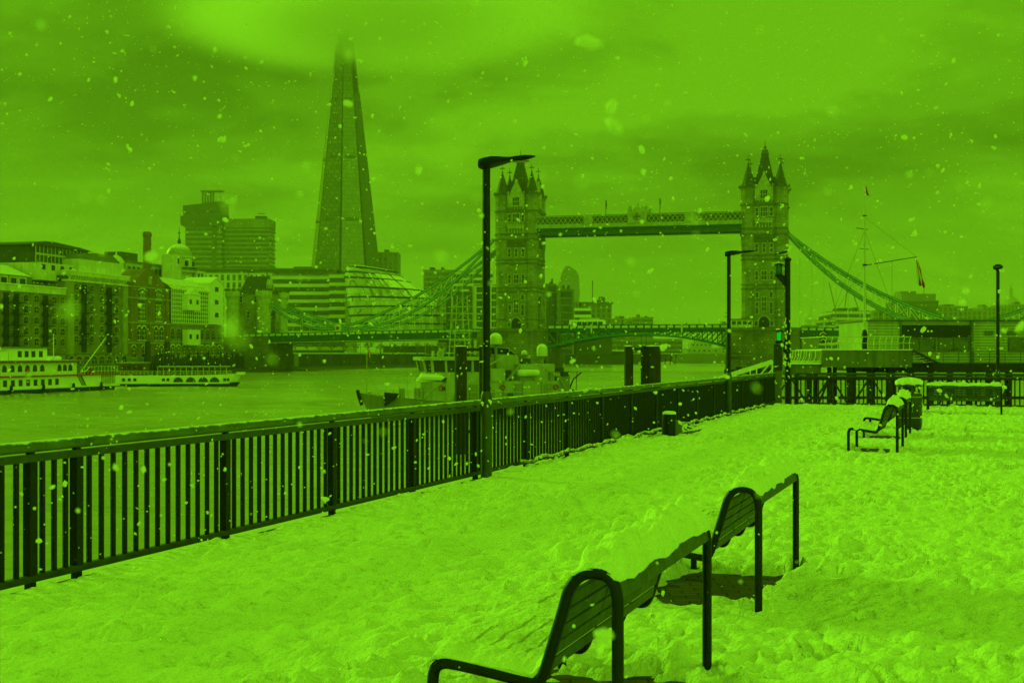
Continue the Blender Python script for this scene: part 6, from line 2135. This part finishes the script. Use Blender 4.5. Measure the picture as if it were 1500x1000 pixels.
# church lantern
r = empty('church_tower', (at(1186.5, 480, 900).x, 900, 1), 0, 'small clock tower with a lantern top, just right of the right bridge tower', 'church tower')
MB().box(-5, 5, -5, 5, 0, 20).build('wall', GREYM, r)
q = MB().lathe([(4.8, 20), (3.5, 22), (3.5, 25), (2.0, 27), (.4, 29), (.1, 35)], n=8).build('lantern', LIGHTM, r)
o = MB().lathe([(2.2, 0), (2.2, .3)], n=14).build('clock_face', LIGHTM, r); o.rotation_euler = (radians(90), 0, 0); o.location = (0, -5.0, 14)
# cathedral
DC = 2600.0
kc = DC / F
r = empty('cathedral', (at(1481, 517, DC).x, DC, 1), 0, 'hazy domed cathedral with lantern on the skyline right of the right hand lamp post', 'cathedral')
MB().box(-60, 60, -25, 60, 0, 62).build('wall', GREYM, r)
b_ = MB().lathe([(21, 62), (21, 84), (23, 85), (23, 88)], n=24)
for k in range(24):
    a = k * pi / 12
    b_.cyl((22.5 * cos(a), 22.5 * sin(a), 63), (22.5 * cos(a), 22.5 * sin(a), 84), 1.1, n=6)
b_.build('drum', LIGHTM, r)
MB().lathe([(20, 88)] + [(19.5 * cos(a), 89 + 25 * sin(a)) for a in np.linspace(.05, 1.35, 10)], n=24).build('dome', GREYM, r, smooth=True)
MB().lathe([(5, 112), (5, 114), (3.6, 115), (3.6, 125), (4.5, 126), (2.5, 131), (1, 133), (1.4, 135), (.4, 137), (.3, 143)], n=10).build('lantern', GREYM, r)

# grey museum warship under the bridge
r = empty('warship', (at(992, 517, 760).x, 760, WATER_Z), radians(8), 'grey old warship moored far upriver, seen under the lifting roadway', 'warship')
MB().loft([[(p_[0], p_[1] + 6, p_[2]) for p_ in r_] for r_ in hull_rings(60, 13, -1, 5.6, .1, .22, .6, .8)]).build('hull', HULLG, r)
b_ = MB().box(6, 28, 2, 10, 5.6, 9).box(9, 22, 3, 9, 9, 12).box(11, 19, 3.5, 8.5, 12, 14.5).box(32, 44, 2.5, 9.5, 5.6, 8)
b_.build('superstructure', HULLGL, r)
portholes('window', r, DARK, [8, 11, 14, 17, 20, 24], 2.0, 7, 7.8, 1.0)
portholes('window', r, DARK, [10.5, 13, 15.5, 18, 20.5], 3.0, 10.4, 11.2, .9)
b_ = MB()
for x, h_ in ((15, 27), (30, 24)):
    b_.cyl((x, 6, 9), (x, 6, h_), .35, .15, 5).cyl((x - 2, 4, 9), (x, 6, h_ - 6), .2, n=4).cyl((x + 2, 8, 9), (x, 6, h_ - 6), .2, n=4).bar((x - 4, 6, h_ - 5), (x + 4, 6, h_ - 5), .3, .3)
b_.build('mast', HULLG, r)
b_ = MB().box(45, 52, 3, 9, 6, 9.2)
b_.cyl((45, 5, 7.8), (36, 5, 8.6), .3, n=6).cyl((45, 7, 7.8), (36, 7, 8.6), .3, n=6)
b_.build('gun_turret', HULLG, r)
r = empty('jetty', (at(968, 540, 700).x, 700, WATER_Z), 0, 'small dark timber jetty left of the distant warship', 'jetty')
b_ = MB().box(-1, 9, 0, 3, 4.6, 5.2)
for x in (0, 2.6, 5.3, 8):
    b_.bar((x - .6, 0, -1), (x + .4, .5, 4.6), .5, .5)
b_.bar((0, 0, 1), (8, 0, 4), .3, .3).bar((0, 0, 4), (8, 0, 1), .3, .3)
b_.build('frame', STEEL, r)
# pale moored boat and foliage mass on the far embankment
r = empty('moored_barge', (at(826, 530, 700).x, 690, WATER_Z), 0, 'low pale pleasure boat moored along the far embankment, right of the grey patrol boat', 'boat')
MB().loft([[(p_[0], p_[1], p_[2]) for p_ in r_] for r_ in hull_rings(40, 6, -.5, 4.6, .1, .1)]).build('hull', DARKM, r)
MB().box(1, 36, -2.4, 2.4, 4.61, 7.0).build('cabin', GLZD, r)
MB().box(.5, 37, -2.7, 2.7, 7.001, 7.6).build('roof', WHITESNOW, r)
for k in range(7):
    bare_tree(at(835 + k * 17, 517, 760).x, 790 + 12 * (k % 3), 8.5, 40 + k, 'bare winter tree across the far water, ' + ['first', 'second', 'third', 'fourth', 'fifth', 'sixth', 'last'][k] + ' from the left under the lifting roadway')
block('office_building', 'long low grey building on the far embankment under the lifting roadway', 850, 1000, 497, 1300, 30, 'bands', 4, 4, 0, GREYM, GLZD)
block('office_building', 'long low building above the embankment wall behind the bow of the patrol boat', 560, 640, 497, 575, 15, 'bands', 3.6, 4, 0, LIGHTM, GLZD)
for i, (px, lb) in enumerate(((622, 'slender embankment lamp left of the patrol boat wheelhouse'), (575, 'slender embankment lamp right of the bow flag'), (528, 'slender embankment lamp left of the bow flag'), (470, 'slender embankment lamp right of the stone gatehouse'))):
    Dd = 486 + i * -4 + 12
    r = empty('embankment_lamp', (at(px, 517, Dd).x, Dd, 1.2), 0, lb, 'street lamp', 'lamps on the far embankment')
    MB().cyl((0, 0, 0), (0, 0, 4.3), .09, n=5).build('pole', DARKM, r)
    MB().sph((0, 0, 4.5), .28, n=7, m=5).build('globe', LIGHTM, r)

# ================================================================== AIR: haze, low cloud, falling snow
m = bpy.data.materials.new('haze')
m.use_nodes = True
tr = m.node_tree
tr.nodes.remove(tr.nodes['Principled BSDF'])
pv = tr.nodes.new('ShaderNodeVolumePrincipled')
pv.inputs['Color'].default_value = (0.95, 0.95, 0.95, 1)
pv.inputs['Density'].default_value = 0.00013
pv.inputs['Anisotropy'].default_value = 0.0
tr.links.new(pv.outputs[0], tr.nodes['Material Output'].inputs['Volume'])
m.volume_intersection_method = 'FAST' if hasattr(m, 'volume_intersection_method') else None
tag(MB().box(-2200, 2200, -300, 3200, -8.5, 322).build('haze', m), kind='stuff')

m = bpy.data.materials.new('low_cloud')
m.use_nodes = True
tr = m.node_tree
T_ = NT(tr)
tr.nodes.remove(tr.nodes['Principled BSDF'])
pv = tr.nodes.new('ShaderNodeVolumePrincipled')
pv.inputs['Color'].default_value = (0.98, 0.98, 0.98, 1)
co = T_.n('ShaderNodeTexCoord')
ln = T_.n('ShaderNodeVectorMath', operation='LENGTH')
T_.l(co.outputs['Object'], ln.inputs[0])
dn = T_.ramp(ln.outputs['Value'], [(0.0, 1.0), (1.0, 0.0)], 'EASE')
no = T_.n('ShaderNodeTexNoise', i_Scale=1.7, i_Detail=3.0)
T_.l(co.outputs['Object'], no.inputs['Vector'])
T_.l(T_.math('MULTIPLY', T_.math('MULTIPLY', dn, T_.ramp(no.outputs[0], [(0.3, 0.5), (0.65, 1.0)])), 0.075), pv.inputs['Density'])
tr.links.new(pv.outputs[0], tr.nodes['Material Output'].inputs['Volume'])
o = MB().sph((0, 0, 0), 1, 1, 1, 32, 16).build('clouds', m)
o.location = (at(506, 0, 1200).x + 30, 1180, 312)
o.scale = (230, 110, 62)
tag(o, kind='stuff')

FLK = bpy.data.materials.new('snowflake')
FLK.use_nodes = True
fp = FLK.node_tree.nodes['Principled BSDF']
fp.inputs['Base Color'].default_value = (.9, .9, .9, 1)
fp.inputs['Roughness'].default_value = .7
fp.inputs['Subsurface Weight'].default_value = 0.0
tb = FLK.node_tree.nodes.new('ShaderNodeBsdfTranslucent')
tb.inputs[0].default_value = (.95, .95, .95, 1)
ms = FLK.node_tree.nodes.new('ShaderNodeMixShader')
ms.inputs[0].default_value = .5
FLK.node_tree.links.new(fp.outputs[0], ms.inputs[1])
FLK.node_tree.links.new(tb.outputs[0], ms.inputs[2])
FLK.node_tree.links.new(ms.outputs[0], FLK.node_tree.nodes['Material Output'].inputs['Surface'])
rg = np.random.default_rng(23)
base = []
bm = bmesh.new()
bmesh.ops.create_icosphere(bm, subdivisions=1, radius=1.0)
bv = np.array([v.co[:] for v in bm.verts])
bf = np.array([[v.index for v in f.verts] for f in bm.faces])
bm.free()
N1, N2 = 9000, 9000
pos = np.concatenate([
    np.stack([rg.uniform(-6, 6, N1), rg.uniform(1.2, 11, N1), rg.uniform(-.0, 5.2, N1)], 1),
    np.stack([rg.uniform(-13, 13, N2), rg.uniform(9, 30, N2), rg.uniform(0, 11, N2)], 1)])
# drifting flakes close by
near = []
for px, py, d_ in ((720, 42, .62), (858, 66, .75), (875, 270, .5), (340, 285, .6), (370, 490, .42), (355, 470, .5), (660, 365, .7), (1210, 165, .8), (1060, 640, .9), (125, 470, .45), (1100, 560, .8), (1000, 330, .8), (1018, 365, .9), (40, 30, .8), (500, 60, .7), (1300, 60, 1.0), (1425, 260, .9),
                   (690, 270, .7), (150, 650, .8), (1085, 640, 1.0), (540, 620, .9), (930, 180, 1.0), (230, 90, 1.0), (1390, 420, 1.0), (760, 150, .95), (600, 880, .8), (1290, 850, .9)):
    near.append(at(px + rg.uniform(-25, 25), py + rg.uniform(-25, 25), d_)[:])
for k in range(34):
    d_ = rg.uniform(.6, 1.3)
    near.append((d_ * rg.uniform(-.39, .39), d_, 1.8 + d_ * rg.uniform(-.2, .26)))
pos = np.concatenate([pos, np.array(near)])
n = len(pos)
size = np.concatenate([rg.gamma(3.0, .0013, N1), rg.gamma(3.0, .0024, N2), rg.uniform(.0011, .0023, len(near))])
keep = np.ones(n, bool)
ax = rg.normal(size=(n, 3)); ax[:, 2] += .8; ax /= np.linalg.norm(ax, axis=1, keepdims=True)
el = rg.uniform(1.0, 2.1, n)
vv = bv[None] * (1 + rg.uniform(-.35, .35, (n, len(bv), 1)))
dotp = (vv * ax[:, None]).sum(-1, keepdims=True)
vv = vv + ax[:, None] * dotp * (el[:, None, None] - 1)
vv = vv * size[:, None, None] + pos[:, None]
ff = bf[None] + (np.arange(n) * len(bv))[:, None, None]
me = bpy.data.meshes.new('falling_snow')
me.vertices.add(n * len(bv)); me.vertices.foreach_set('co', vv.astype(np.float32).ravel())
fl = ff.reshape(-1, 3)
me.loops.add(fl.size); me.loops.foreach_set('vertex_index', fl.ravel().astype(np.int32))
me.polygons.add(len(fl)); me.polygons.foreach_set('loop_start', np.arange(0, fl.size, 3, dtype=np.int32))
me.update(calc_edges=True)
me.materials.append(FLK)
tag(link('falling_snow', me), kind='stuff')
